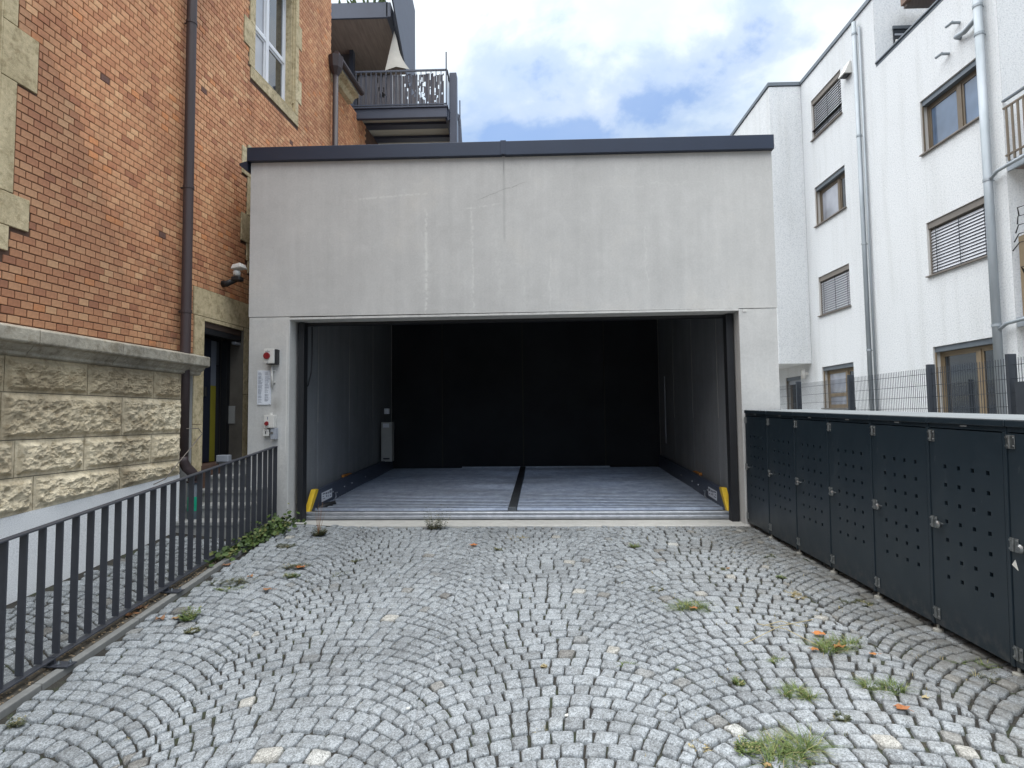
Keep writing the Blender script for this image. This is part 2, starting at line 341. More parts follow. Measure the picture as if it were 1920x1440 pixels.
# ------------------------------------------------------------------ mesh helpers
class MB:
    def __init__(s): s.v = []; s.f = []; s.t = []; s.tint = .5
    def add(s, vs, fs, tint=None):
        o = len(s.v); s.v.extend([tuple(map(float, a)) for a in vs]); s.f.extend([tuple(o + i for i in f) for f in fs])
        s.t.extend([s.tint if tint is None else tint] * len(fs)); return s
    def box(s, x0, x1, y0, y1, z0, z1, tint=None):
        vs = [(x, y, z) for z in (z0, z1) for y in (y0, y1) for x in (x0, x1)]
        return s.add(vs, [(0, 2, 3, 1), (4, 5, 7, 6), (0, 1, 5, 4), (2, 6, 7, 3), (0, 4, 6, 2), (1, 3, 7, 5)], tint)
    def hexa(s, p):   # 8 points: bottom 4 ccw, top 4 ccw
        return s.add(p, [(3, 2, 1, 0), (4, 5, 6, 7), (0, 1, 5, 4), (1, 2, 6, 5), (2, 3, 7, 6), (3, 0, 4, 7)])
    def tube(s, pts, r, n=10, cap=True):
        pts = [Vector(p) for p in pts]; rings = []
        rr = r if isinstance(r, (list, tuple)) else [r] * len(pts)
        for i, p in enumerate(pts):
            d = (pts[min(i + 1, len(pts) - 1)] - pts[max(i - 1, 0)]).normalized()
            a = d.orthogonal().normalized() if abs(d.z) < .9 else (Vector((1, 0, 0)) - d * d.x).normalized()
            if abs(d.z) < .9: a = (Vector((0, 0, 1)) - d * d.z).normalized()
            b = d.cross(a)
            rings.append([p + (a * math.cos(t) + b * math.sin(t)) * rr[i] for t in [2 * PI * k / n for k in range(n)]])
        vs = [q for g in rings for q in g]; fs = []
        for i in range(len(pts) - 1):
            for k in range(n):
                fs.append((i * n + k, i * n + (k + 1) % n, (i + 1) * n + (k + 1) % n, (i + 1) * n + k))
        if cap: fs.append(tuple(range(n))[::-1]); fs.append(tuple((len(pts) - 1) * n + k for k in range(n)))
        return s.add(vs, fs)
    def prism(s, poly, axis, a, b):   # poly in the two other axes
        n = len(poly)
        def P(u, v, w): return {'x': (w, u, v), 'y': (u, w, v), 'z': (u, v, w)}[axis]
        vs = [P(u, v, a) for u, v in poly] + [P(u, v, b) for u, v in poly]
        return s.add(vs, [tuple(range(n)), tuple(range(n, 2 * n))[::-1]] + [(i, i + n, (i + 1) % n + n, (i + 1) % n) for i in range(n)])
    def mesh(s, name, mat):
        me = bpy.data.meshes.new(name); me.from_pydata(s.v, [], s.f)
        at = me.attributes.new('tint', 'FLOAT', 'FACE'); at.data.foreach_set('value', s.t)
        me.materials.append(mat); me.validate(); me.update(); return me
    def build(s, name, mat, parent=None, smooth=False, bevel=0, loc=None, rot=None):
        me = s.mesh(name, mat)
        if smooth: me.polygons.foreach_set('use_smooth', [True] * len(me.polygons))
        return link(name, me, parent, bevel, loc, rot)
def link(name, me, parent=None, bevel=0, loc=None, rot=None):
    o = bpy.data.objects.new(name, me); sc.collection.objects.link(o)
    if parent is not None: o.parent = parent
    if loc is not None: o.location = loc
    if rot is not None: o.rotation_euler = rot
    if bevel:
        b = o.modifiers.new('bevel', 'BEVEL'); b.width = bevel; b.segments = 2; b.limit_method = 'ANGLE'
    return o
def fixn(o):
    import bmesh
    bm = bmesh.new(); bm.from_mesh(o.data); bmesh.ops.recalc_face_normals(bm, faces=bm.faces); bm.to_mesh(o.data); bm.free(); return o
def tag(o, label=None, cat=None, group=None, kind=None):
    for k, v in (('label', label), ('category', cat), ('group', group), ('kind', kind)):
        if v: o[k] = v
    return o
def empty(name, loc, rz, label, cat, group=None):
    o = bpy.data.objects.new(name, None); sc.collection.objects.link(o); o.location = loc; o.rotation_euler = (0, 0, rz)
    o.empty_display_size = .2
    return tag(o, label, cat, group)
def B(name, mat, parent, *b, bevel=0, **k): return MB().box(*b).build(name, mat, parent, bevel=bevel, **k)

# ------------------------------------------------------------------ ground levels
def kerb_z(y): return -.337 + .099 * (y - 3.68)
def drive_z(x, y):
    t = min(max((x + 3.36) / 6.3, -.1), 1.15); s = .099 - t * .072
    return s * (y - 8.1) + .082 * min(max((-2.1 - x) / 1.26, 0), 1.05)
def wall_x(y): return -5.12 + .0817 * y
def path_z(x, y):
    t = (-3.58 - x) / max(.2, (-3.58 - (wall_x(y) + .1)))
    return kerb_z(y) + .115 * t - .01
def gnd(px, py):
    z = 0
    for _ in range(12):
        p = hit(px, py, (0, 0, 1), z); z = drive_z(p[0], p[1])
    return np.array([p[0], p[1], z])

g = MB().box(-400, 400, -300, 500, -2.6, -1.2).build('ground', GROUND); tag(g, kind='structure')

# driveway bed
m = MB(); xs = np.linspace(-3.36, 4.1, 26); ys = np.linspace(-3, 8.06, 34)
vs = [(x, y, drive_z(x, y) - .024) for y in ys for x in xs]; nx = len(xs)
m.add(vs, [(j * nx + i, j * nx + i + 1, (j + 1) * nx + i + 1, (j + 1) * nx + i) for j in range(len(ys) - 1) for i in range(nx - 1)])
m.box(-3.4, 4.1, -3, 8.05, -1.5, -1.15)
drive = tag(m.build('driveway', SOIL), kind='structure')

def stone(m, c4, zf, tint, hgt=0.0):
    """rounded cobble from a convex quad given in plan"""
    c4 = np.array(c4); ctr = c4.mean(0); g_ = .0066 + .0036 * min(max((ctr[0] - .6) / 1.0, 0), 1) + .002 * min(max((-1.6 - ctr[0]) / .8, 0), 1)
    ring = []
    for i in range(4):
        p = c4[i]; a = c4[i - 1]; b = c4[(i + 1) % 4]
        la = np.linalg.norm(a - p) + 1e-6; lb = np.linalg.norm(b - p) + 1e-6
        ca, cb = random.uniform(.09, .2), random.uniform(.09, .2)
        ring.append(p + (a - p) * ca); ring.append(p + ((a - p) * .055 + (b - p) * .055)); ring.append(p + (b - p) * cb)
    ring = np.array(ring); d = ring - ctr; ln = np.linalg.norm(d, axis=1)[:, None] + 1e-6
    j = rng.uniform(-.0025, .0025, (12, 1))
    base = ring - d / ln * (g_ + j)
    tilt = rng.normal(0, .022, 2)
    def lev(scale, dz):
        q = ctr + (base - ctr) * scale
        return [(x, y, zf(x, y) + dz + hgt + (x - ctr[0]) * tilt[0] + (y - ctr[1]) * tilt[1]) for x, y in q]
    vs = lev(1.0, -.038) + lev(1.0, -.011) + lev(.94, -.003) + lev(.78, .0)
    n = 12; fs = []
    for k in range(3):
        for i in range(n): fs.append((k * n + i, k * n + (i + 1) % n, (k + 1) * n + (i + 1) % n, (k + 1) * n + i))
    vs.append((ctr[0], ctr[1], zf(*ctr) + hgt + .001)); c = len(vs) - 1
    for i in range(n): fs.append((3 * n + i, 3 * n + (i + 1) % n, c))
    m.add(vs, fs, tint)

def fan(xmin, xmax, ymin, ymax, x0, seed=0, period=1.57, pitch=.122):
    """segmental arches: list of plan quads"""
    Rr = period / 2 / math.sin(math.radians(46)); out = []
    hp = period / 2
    k0 = int(math.floor((xmin - x0) / period)) - 1; k1 = int(math.ceil((xmax - x0) / period)) + 1
    for k in range(k0, k1 + 1):
        xc = x0 + k * period; ph = random.uniform(0, pitch)
        wobx = random.uniform(0, 6)
        off = ymin - Rr - .1 + ph; j = 0
        while off + j * pitch + Rr * math.cos(math.radians(46)) < ymax + .1:
            yc = off + j * pitch; j += 1
            # along-arc cuts
            ths = [-math.radians(46)]
            while ths[-1] < math.radians(46):
                t = ths[-1]; wdt = (.126 - .034 * abs(t) / .8) * random.uniform(.82, 1.22)
                ths.append(t + wdt / Rr)
            sc_ = (math.radians(92)) / (ths[-1] - ths[0]); ths = [ths[0] + (t - ths[0]) * sc_ for t in ths]
            def P(t, s):
                x = Rr * math.sin(t) + s * pitch * math.cos(t) * math.sin(t) * .9
                lim = lambda kk: .075 * mn.noise(Vector((yc * 3.1 + math.sqrt(Rr * Rr - min(abs(x), hp) ** 2) * 3.1, kk * 7.7, 9.0 + seed))) + .028 * mn.noise(Vector(((yc + s * pitch) * 9, kk * 3.3, 2.0)))
                x = min(max(x, -hp + lim(k) - .010), hp + lim(k + 1) + .010)
                y = math.sqrt(Rr * Rr - x * x) + s * pitch
                X = xc + x; Y_ = yc + y
                X2 = X + .045 * mn.noise(Vector((X * 1.3, Y_ * 1.1, 1.0 + seed)))
                Y2 = Y_ + .085 * mn.noise(Vector((X * .8, Y_ * .9, 5.0 + seed)))
                return np.array([X2, Y2])
            for a, b in zip(ths[:-1], ths[1:]):
                sk = random.uniform(-.006, .006)
                q = [P(a, 0), P(b, 0), P(b + sk, 1), P(a + sk, 1)]
                q = [p + rng.uniform(-.0045, .0045, 2) for p in q]
                c = sum(q) / 4
                if c[0] < xmin + .02 or c[0] > xmax - .02 or c[1] < ymin or c[1] > ymax - .02: continue
                for p in q: p[0] = min(max(p[0], xmin), xmax); p[1] = min(p[1], ymax)
                ar = .5 * abs((q[2][0] - q[0][0]) * (q[3][1] - q[1][1]) - (q[3][0] - q[1][0]) * (q[2][1] - q[0][1]))
                if ar < .0022: continue
                out.append((q, c))
    return out
def screen_size(c, zf):
    p = prj((c[0], c[1], zf(*c)))
    if p is None or not (-10 < p[0] < 1930 and -10 < p[1] < 1445): return 0
    return 1. / (np.linalg.norm(np.array([c[0], c[1], 0]) - CAM) ** 2)
def lay(quads, zf, parent, mat, nparts, dens):
    order = sorted(range(len(quads)), key=lambda i: -screen_size(quads[i][1], zf)); near = set(order[:nparts])
    rest = MB()
    for i, (q, c) in enumerate(quads):
        t = float(np.clip(rng.normal(.48, .13), .1, .9)); r = random.random()
        if r < .002: t = 1.0
        elif r < .008: t = .975
        elif r < .022: t = random.uniform(0, .12)
        h = random.gauss(0, .0035)
        if i in near:
            m = MB(); stone(m, q, zf, t, h); m.build('cobblestone', mat, parent, smooth=True)
        else: stone(rest, q, zf, t, h)
    tag(rest.build('cobblestones', mat, parent, smooth=True), kind='stuff')
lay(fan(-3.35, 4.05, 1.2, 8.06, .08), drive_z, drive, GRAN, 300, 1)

# side path behind the fence
m = MB(); pts = []
for y in np.linspace(-2, 7.4, 30):
    a = wall_x(y) - .05
    for t in (0, .33, .66, 1): x = -3.55 + (a + 3.55) * t; pts.append((x, y, path_z(x, y) - .016))
m.add(pts, [(j * 4 + i + 1, j * 4 + i, (j + 1) * 4 + i, (j + 1) * 4 + i + 1) for j in range(29) for i in range(3)])
path = tag(m.build('path', SOIL), kind='structure')
pq = [(q, c) for q, c in fan(-5.0, -3.59, 2.4, 7.16, -4.2, 3, 1.35) if c[0] > wall_x(c[1]) + .16]
lay(pq, path_z, path, GRAN_D, 100, 1)

# kerb: long edging stones
kb = tag(MB().box(-3.57, -3.365, -3, 8.1, -1.4, -1.16).build('kerb', KERBM), kind='structure')
y = -2.0
while y < 8.0:
    y1 = min(y + 1.0, 8.08)
    m = MB(); a, b = y + .003, y1 - .003
    m.hexa([(-3.43, a, -1.3), (-3.365, a, -1.3), (-3.365, b, -1.3), (-3.43, b, -1.3),
            (-3.43, a, kerb_z(a) + .006), (-3.365, a, kerb_z(a) + .006), (-3.365, b, kerb_z(b) + .006), (-3.43, b, kerb_z(b) + .006)])
    m.build('kerb_stone', KERBM, kb, bevel=.006); y = y1
m = MB(); ys = np.linspace(-2, 8.07, 260); xs = np.linspace(-3.60, -3.432, 7)
vs = [(x, yy, kerb_z(yy) - .012 + .022 * mn.noise(Vector((x * 22, yy * 14, 0))) + .012 * mn.noise(Vector((x * 60, yy * 45, 3)))) for yy in ys for x in xs]
m.add(vs, [(j * 7 + i, j * 7 + i + 1, (j + 1) * 7 + i + 1, (j + 1) * 7 + i) for j in range(259) for i in range(6)])
tag(m.build('dirt_strip', DIRTS, None), kind='stuff', label='dark dirt strip under the railing along the kerb')
m = MB()
for _ in range(900):
    yy = random.uniform(2.2, 8); xx = random.uniform(-3.58, -3.44); l = random.uniform(.004, .014); a = random.uniform(0, 6); z = kerb_z(yy) - .002
    p = [(xx + math.cos(a + k * PI / 2) * l, yy + math.sin(a + k * PI / 2) * l * .7, z + random.uniform(0, .008)) for k in range(4)]
    m.add(p + [(xx, yy, z + l)], [(0, 1, 4), (1, 2, 4), (2, 3, 4), (3, 0, 4)], random.random())
tag(m.build('litter', STRAWD, None), kind='stuff', label='leaf crumbs and grit lying in the dirt strip under the railing')

# terrace behind the lockers
tag(MB().box(3.95, 30, -6, 40, -1.3, .55).build('terrace_ground', mat_basic('terrace_gravel', (.30, .29, .27), (.2, .19, .17), 9, .95, bump=.4)), kind='structure')

# ------------------------------------------------------------------ garage
GA = -1.57 * PI / 180
gx = lambda x, y: (x, y)
gar = empty('parking_garage', (0, 8.1, 0), GA, 'grey concrete garage box with wide open front and dark metal roof edge', 'garage')
# local frame: facade on y=0, x along the facade
XL, XR, OL, OR, OT = -4.03, 3.49, -3.42, 2.965, 2.945
def roofz(x): return 5.31 - (x + 4) * .0115
m = MB(); m.hexa([(XL, 0, 2.995), (XR, 0, 2.975), (XR, .36, 2.975), (XL, .36, 2.995), (XL, 0, roofz(XL)), (XR, 0, roofz(XR)), (XR, .36, roofz(XR)), (XL, .36, roofz(XL))])
m.box(OL + .003, OR - .003, .0, .36, OT, 2.975)
m.build('front_beam', CONC, gar)
MB().box(XL + .004, OL, .006, .36, -.6, 2.99).build('pier', CONC, gar, bevel=.008)
MB().box(OR, XR - .004, .006, .36, -.6, 2.97).build('pier', CONC, gar, bevel=.008)
D = 5.75
for (a, b) in ((XL, OL - .02), (OR + .02, XR)):
    MB().box(a, b, .362, D + .3, -.9, 5.2).build('side_wall', CONC, gar)
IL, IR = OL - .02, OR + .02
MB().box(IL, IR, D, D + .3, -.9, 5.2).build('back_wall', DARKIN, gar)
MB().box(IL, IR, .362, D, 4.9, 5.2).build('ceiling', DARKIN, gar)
MB().box(XL - .02, XR + .02, .3, D + .32, 5.2, 5.24).build('roof', FASC, gar)
# formwork panels of the inner walls
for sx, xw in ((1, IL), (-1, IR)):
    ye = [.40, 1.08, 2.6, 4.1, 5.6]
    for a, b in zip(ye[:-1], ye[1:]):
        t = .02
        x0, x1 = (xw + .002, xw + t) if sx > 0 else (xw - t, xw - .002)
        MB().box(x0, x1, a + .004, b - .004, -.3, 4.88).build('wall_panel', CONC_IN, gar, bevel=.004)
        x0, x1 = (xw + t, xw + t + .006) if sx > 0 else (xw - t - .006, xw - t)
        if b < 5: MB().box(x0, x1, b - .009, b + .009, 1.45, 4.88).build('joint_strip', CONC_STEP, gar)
for x in (-2.2, -.25, 1.7):
    MB().box(x - .015, x + .015, D - .01, D - .001, .3, 4.88).build('joint_strip', mat_basic('joint_dark', (.05, .05, .045), None, 5, .9) if x == -2.2 else bpy.data.materials['joint_dark'], gar)
# roof fascia: long anthracite flashing in two lengths with a lap
for a, b in ((XL - .03, -.31), (-.27, XR + .015)):
    m = MB(); m.hexa([(a, -.07, roofz(a) - .02), (b, -.07, roofz(b) - .02), (b, .40, roofz(b) - .02), (a, .40, roofz(a) - .02),
                      (a, -.07, roofz(a) + .185), (b, -.07, roofz(b) + .185), (b, .40, roofz(b) + .20), (a, .40, roofz(a) + .20)])
    m.build('roof_flashing', FASC, gar, bevel=.006)
m = MB(); a, b = -.33, -.25
m.hexa([(a, -.075, roofz(a) - .01), (b, -.075, roofz(b) - .01), (b, .41, roofz(b) - .01), (a, .41, roofz(a) - .01), (a, -.075, roofz(a) + .195), (b, -.075, roofz(b) + .195), (b, .41, roofz(b) + .215), (a, .41, roofz(a) + .215)])
m.build('flashing_lap', FASC, gar, bevel=.003)
for xa, xb in ((XL - .03, XL + .2), (XR - .2, XR + .015)):
    MB().box(xa, xb, .4, D + .35, 5.22, roofz(xa) + .19).build('roof_flashing', FASC, gar)
m = MB(); m.prism([(XL - .15, 5.24), (XL - .028, 5.15), (XL - .028, 5.30), (XL - .15, 5.27)], 'y', -.05, D); fixn(m.build('gutter', FASC, gar))
# door tracks
for x, w_ in ((OL + .035, .085), (OR - .13, .10)):
    MB().box(x + .012, x + w_ + .012, .20, .34, .0, OT - .01).build('door_track', BLACKC, gar, bevel=.004)
MB().box(OL + .01, OR - .01, .30, .44, OT - .035, OT + .1).build('door_header', BLACKC, gar)
# threshold
m = MB(); m.box(OL - .02, OR + .04, -.08, .42, -.5, .006); m.build('threshold', CONC_LIGHT, gar, bevel=.008)
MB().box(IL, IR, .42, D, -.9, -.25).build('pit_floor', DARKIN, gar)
m = MB(); m.tube([(OL + .16, .42, 2.9), (OL + .165, .42, 2.5), (OL + .15, .42, 2.2), (OL + .11, .42, 2.02), (OL + .06, .40, 1.93)], .011, 8)
m.build('cable', BLACKC, gar, smooth=True)
B('marker_plate', PLWHITE, gar, 3.02, 3.07, -.004, .01, 2.925, 2.955)

# ---- double parking platform
pf = empty('parking_platform', (0, 8.1, 0), GA, 'pair of ribbed galvanised car platforms with yellow tipped side rails inside the garage', 'car platform')
PL0, PR0 = OL + .155, OR - .125; PC = -.25
def pz(y): return .12 + (y - .4) * .040
def deck(x0, x1):
    m = MB(); pitch = .125; y = .56; prof = []
    while y < 5.3:
        prof += [(y, 0), (y + .045, 0), (y + .056, .036), (y + .112, .036)]; y += pitch
    vs = []; 
    for (yy, zz) in prof:
        for x in (x0, (x0 + x1) / 2, x1): vs.append((x, yy, pz(yy) + zz - .02 + .004 * math.sin(yy * 3 + x * 2)))
    fs = []
    for i in range(len(prof) - 1):
        for k in (0, 1): fs.append((i * 3 + k, i * 3 + k + 1, (i + 1) * 3 + k + 1, (i + 1) * 3 + k))
    m.add(vs, fs); return m.build('deck_panel', DECK, pf)
deck(PL0, PC - .07); deck(PC + .07, PR0)
MB().box(PL0, PR0, .5, 5.3, -.1, .06).build('under_frame', BLACKC, pf)
m = MB(); m.hexa([(PC - .068, .55, .05), (PC + .068, .55, .05), (PC + .068, 5.3, .2), (PC - .068, 5.3, .2), (PC - .06, .55, .165), (PC + .06, .55, .165), (PC + .06, 5.3, .36), (PC - .06, 5.3, .36)])
m.build('centre_beam', mat_basic('beam_steel', (.10, .11, .12), (.06, .065, .075), 5, .5, .5), pf, bevel=.006)
# front lip, rolled profile
m = MB(); prof = [(.36, .015), (.345, .03), (.345, .06), (.36, .07), (.36, .085), (.35, .095), (.35, .115), (.365, .128), (.40, .132), (.46, .105), (.56, .10), (.56, .015)]
m.prism([(y, z) for y, z in prof], 'x', PL0 - .10, PR0 + .09); fixn(m.build('front_lip', ZINC, pf, smooth=False, bevel=.003))
SIDE = mat_basic('side_rail_steel', (.060, .075, .11), (.045, .055, .085), 3, .45, .2)
for sx, x, xe in ((-1, PL0, OL + .06), (1, PR0, OR - .06)):
    m = MB(); x0, x1 = sorted((x, x + sx * .07))
    poly = [(.44, .10), (.70, .10), (5.2, .30), (5.2, .60), (.80, .41), (.72, .40)]
    m.prism([(y, z) for y, z in poly], 'x', x0, x1); fixn(m.build('side_rail', SIDE, pf, bevel=.004))
    m = MB(); a, b = sorted((x - sx * .002, x + sx * .074))
    m.prism([(.36, .10), (.45, .10), (.74, .405), (.72, .425), (.62, .425)], 'x', a, b); fixn(m.build('end_cap', YELLOW, pf, bevel=.004))
    a, b = sorted((x - sx * .006, x - sx * .003))
    lb = MB(); lb.prism([(.86, .20), (1.30, .222), (1.30, .362), (.86, .342)], 'x', a, b); lab = fixn(lb.build('rating_plate', PAPER, pf))
    a, b = sorted((x - sx * .0085, x - sx * .0065)); m = MB()
    for yy, zz, ww, hh in ((.75, .31, .05, .022), (.75, .275, .05, .012), (.815, .31, .04, .022), (.88, .30, .05, .03), (.90, .255, .03, .03), (.75, .24, .1, .01), (.96, .30, .045, .03), (.975, .25, .02, .03), (1.04, .30, .05, .04), (1.10, .30, .03, .04), (1.06, .25, .04, .02)):
        m.box(a, b, yy + .14, yy + .14 + ww, zz, zz + hh)
    tag(m.build('print', INK, lab), kind=None)
    m = MB(); a, b = sorted((x + sx * .07, x + sx * .12)); m.box(a, b, 2.1, 2.5, .455, .50); m.build('warning_block', mat_basic('orange_block', (.40, .16, .03), None, 5, .6) if sx < 0 else bpy.data.materials['orange_block'], pf, bevel=.004)
    m = MB()
    for yy in (1.35, 1.9, 2.3, 3.1): m.tube([(x, yy, pz(yy) + .14), (x - sx * .012, yy, pz(yy) + .14)], .014, 8)
    m.tube([(x - sx * .03, 1.3, .15), (x - sx * .03, 1.42, .21), (x - sx * .03, 1.38, .28), (x - sx * .02, 1.5, .27)], .012, 7)
    m.build('fastener', ZINC, pf)
m = MB(); m.box(PL0 + 1.6, PR0 - 1.1, 5.28, 5.34, .30, .36); m.build('rear_bar', DECK, pf)
m = MB(); m.tube([(PL0 + .02, .62, .13), (PL0 + .10, .75, .16), (PL0 + .16, .95, .16), (PL0 + .12, 1.1, .17)], [.03, .05, .045, .02], 8); m.build('drive_chain', BLACKC, pf, smooth=True)

# motor box inside on the left wall
hb = empty('hydraulic_cabinet', (0, 8.1, 0), GA, 'tall narrow grey metal cabinet against the dark inner left wall', 'cabinet')
ya = 4.5; xa = IL + .06
B('body', mat_basic('cabinet_grey', (.42, .42, .40), None, 3, .6), hb, xa + .03, xa + .27, ya, ya + .2, .55, 1.42, bevel=.01)
B('label_plate', PAPER, hb, xa + .07, xa + .21, ya - .006, ya - .001, 1.3, 1.39)
B('handle', PLBLACK, hb, xa + .08, xa + .22, ya - .012, ya - .001, .60, .63)
B('switch', PAPER, hb, xa + .10, xa + .21, ya - .006, ya + .05, 1.60, 1.72)
m = MB(); m.tube([(IR - .1, 4.6, .9), (IR - .1, 4.6, 2.35)], .012, 6)
tag(m.build('conduit_pipe', PLGREY, None, loc=(0, 8.1, 0), rot=(0, 0, GA)), 'thin pale vertical pipe on the dark inner right wall', 'pipe')

# ---- things on the left pier, in garage frame
def on_pier(px, py):
    p = hit(px, py, (math.sin(-GA), math.cos(GA), 0), 8.1 * math.cos(GA)); q = p - np.array([0, 8.1, 0])
    c, s = math.cos(-GA), math.sin(-GA); return (q[0] * c - q[1] * s, q[2])
def pier_thing(name, label, cat): return empty(name, (0, 8.1, 0), GA, label, cat)
def pbox(o, nm, mat, px0, px1, py0, py1, y0, y1, bevel=.004):
    a = on_pier(px0, py1); b = on_pier(px1, py0)
    return MB().box(a[0], b[0], y0, y1, a[1], b[1]).build(nm, mat, o, bevel=bevel)
o = pier_thing('main_switch', 'white switch box with round red rotary handle, above the conduit on the left pier', 'switch box')
pbox(o, 'back_plate', PLBLACK, 504, 524, 656, 684, -.085, .005)
pbox(o, 'housing', PLWHITE, 502, 521, 655.5, 683, -.13, -.086, .008)
a = on_pier(508.5, 669); m = MB(); m.tube([(a[0], -.131, a[1]), (a[0], -.15, a[1])], .048, 20); kn = m.build('knob', RED, o, bevel=.003)
MB().box(a[0] - .012, a[0] + .012, -.168, -.151, a[1] - .038, a[1] + .038).build('grip', RED, kn, bevel=.003)
for py in (658.5, 680.5):
    b_ = on_pier(510, py); m = MB(); m.tube([(b_[0], -.131, b_[1]), (b_[0], -.134, b_[1])], .006, 8); m.build('screw', PLGREY, o)
pbox(o, 'print', INK, 505, 514, 661, 662.2, -.1315, -.1305, 0)
o = pier_thing('cable_conduit', 'short white vertical conduit below the rotary switch box', 'conduit')
a = on_pier(511.5, 686); b = on_pier(512, 727); m = MB(); m.tube([(a[0], -.03, a[1]), (b[0], -.03, b[1])], .017, 12); m.build('tube', PLWHITE, o, smooth=True)
for py in (695, 717):
    c_ = on_pier(512, py); MB().box(c_[0] - .022, c_[0] + .035, -.02, .006, c_[1] - .008, c_[1] + .008).build('clip', PLWHITE, o)
o = pier_thing('notice_sheet', 'white laminated instruction sheet of small print on the left pier', 'sign')
pbox(o, 'sheet', PAPER, 482.5, 508.5, 694.5, 759, -.012, .004, .002)
m = MB()
a = on_pier(482.5, 759); b = on_pier(508.5, 694.5); W_, H_ = b[0] - a[0], b[1] - a[1]
for col in (0, 1):
    z = b[1] - .035; 
    while z > a[1] + .03:
        if random.random() < .86:
            x = a[0] + .014 + col * W_ * .5; ln = W_ * .38 * random.uniform(.55, 1)
            k = 0
            while k < ln - .008:
                ww = random.uniform(.006, .018); m.box(x + k, x + min(k + ww, ln), -.0138, -.0125, z, z + .0042); k += ww + .004
        z -= random.choice((.0095, .0095, .0095, .016))
m.build('print', INK, o)
for dx in (.02, W_ - .02):
    for z in (a[1] + .012, b[1] - .012):
        q = MB(); q.tube([(a[0] + dx, -.012, z), (a[0] + dx, -.016, z)], .004, 8); q.build('screw', ZINC, o)
o = pier_thing('stop_button', 'small white box with a red mushroom button above the key switches', 'button box')
pbox(o, 'housing', PLWHITE, 500, 519, 778, 802, -.09, .004, .006)
a = on_pier(506, 794); m = MB(); m.tube([(a[0], -.09, a[1]), (a[0], -.10, a[1]), (a[0], -.102, a[1]), (a[0], -.118, a[1])], [.018, .018, .032, .026], 18); m.build('button', RED, o, smooth=False)
pbox(o, 'print', INK, 506.5, 508, 781.5, 786.5, -.0915, -.0905, 0)
c_ = on_pier(511, 775); m = MB(); m.tube([(c_[0], -.04, c_[1] - .03), (c_[0], -.04, c_[1] + .01)], .02, 12); m.build('gland', PLWHITE, o)
o = pier_thing('key_switch', 'small square white key switch below the red button', 'key switch')
pbox(o, 'housing', PLWHITE, 496, 508, 804.5, 817.5, -.06, .004, .004); pbox(o, 'keyhole', PLBLACK, 501, 502.6, 808, 813.5, -.063, -.058, .0)
o = pier_thing('key_switch', 'grey metal key switch right beside the small white one', 'key switch')
pbox(o, 'housing', PLGREY, 511, 521.5, 802.5, 823.5, -.07, .004, .004)
a = on_pier(514.5, 811.5); m = MB(); m.tube([(a[0], -.07, a[1]), (a[0], -.08, a[1])], .017, 14); kc = m.build('lock_cylinder', CHROME, o); MB().box(a[0] - .002, a[0] + .002, -.0815, -.0795, a[1] - .009, a[1] + .009).build('slot', PLBLACK, kc)

# ------------------------------------------------------------------ left brick building (local x along wall, +y into wall)
WA = math.atan2(.9967, .0814)
bb = empty('brick_building', (-5.12, 0, 0), WA, 'old orange brick building with sandstone window surrounds and rough stone base', 'building')
def lu(px, py, d=0.0):     # pixel -> wall coordinates (u, z) on plane at depth d (negative = proud)
    nv = np.array([.9967, -.0814, 0]); P0 = np.array([-5.12, 0, 0])
    p = hit(px, py, nv, nv @ P0 - d); q = p - P0
    return float(q @ np.array([.0814, .9967, 0])), float(p[2])
def lw(u, d, z): return np.array([-5.12 + .0814 * u - .9967 * d, .9967 * u + .0814 * d, z])
U0, U1, ZB, ZT = -1.5, 12.0, 2.30, 12.6
CH = .077; BW = .1255
holes = []      # (u0,u1,z0,z1) kept free of bricks
openings = []   # real wall openings
# left window surround
wl_e = 5.02
quo = [(0, 2.9)]
surA = [(3.2, 5.285, lu(75, 112)[1] , lu(75, 62)[1])]
def zat(px, py): return lu(px, py)[1]
zq = [3.04, zat(11, 415), zat(60, 375) , zat(37, 95), zat(73, 62)]
A_q = [(5.285, 4.835, 5.30), (5.02 + .06, 3.52, 4.835), (5.25, 3.06 + .23, 3.52)]
# window A (left, mostly out of frame)
winA = (3.75, 4.93, 3.45, 5.95)
A_blocks = [(4.93, 5.06, 3.06, 3.29), (4.93, 5.25, 3.293, 3.60), (4.93, 5.085, 3.603, 4.655), (4.93, 5.285, 4.658, 5.18), (4.93, 5.07, 5.183, 6.25), (4.93, 5.285, 6.253, 6.8)]
for (u0, u1, z0, z1) in A_blocks: holes.append((3.4, u1 + .004, z0, z1 + .004))
holes.append((3.4, 5.0, 3.0, 6.9))
openings.append((3.75, 4.93, 3.45, 6.2))
# windows B (upper) and C (lower, mostly behind the garage)
def winset(z0, z1):
    u0, u1 = 9.02, 10.42
    fr = [(8.92, 10.53, z0 - .20, z0)]
    k = z0; i = 0
    blocks = [(8.92, 10.53, z0 - .2, z0 - .003)]
    hs = [.28, .45, .62, .45, .55]
    for h in hs:
        if k >= z1: break
        kk = min(k + h, z1 + .35); wdt = .30 if i % 2 == 1 else .14
        blocks.append((u0 - wdt, u0, k, kk - .003)); blocks.append((u1, u1 + wdt * .75, k, kk - .003)); k = kk; i += 1
    blocks.append((u0 - .14, u1 + .12, z1, z1 + .35))
    return (u0, u1, z0, z1), blocks
wb, blB = winset(7.22, 9.55); wc, blC = winset(4.02, 5.55)
blB = [b for b in blB if not (b[2] >= 9.55 - .01 and b[1] - b[0] < 1)]; blC = [b for b in blC]
for bl in (blB, blC):
    for b in bl: holes.append(b)
for w_ in (wb, wc): holes.append(w_); openings.append(w_)
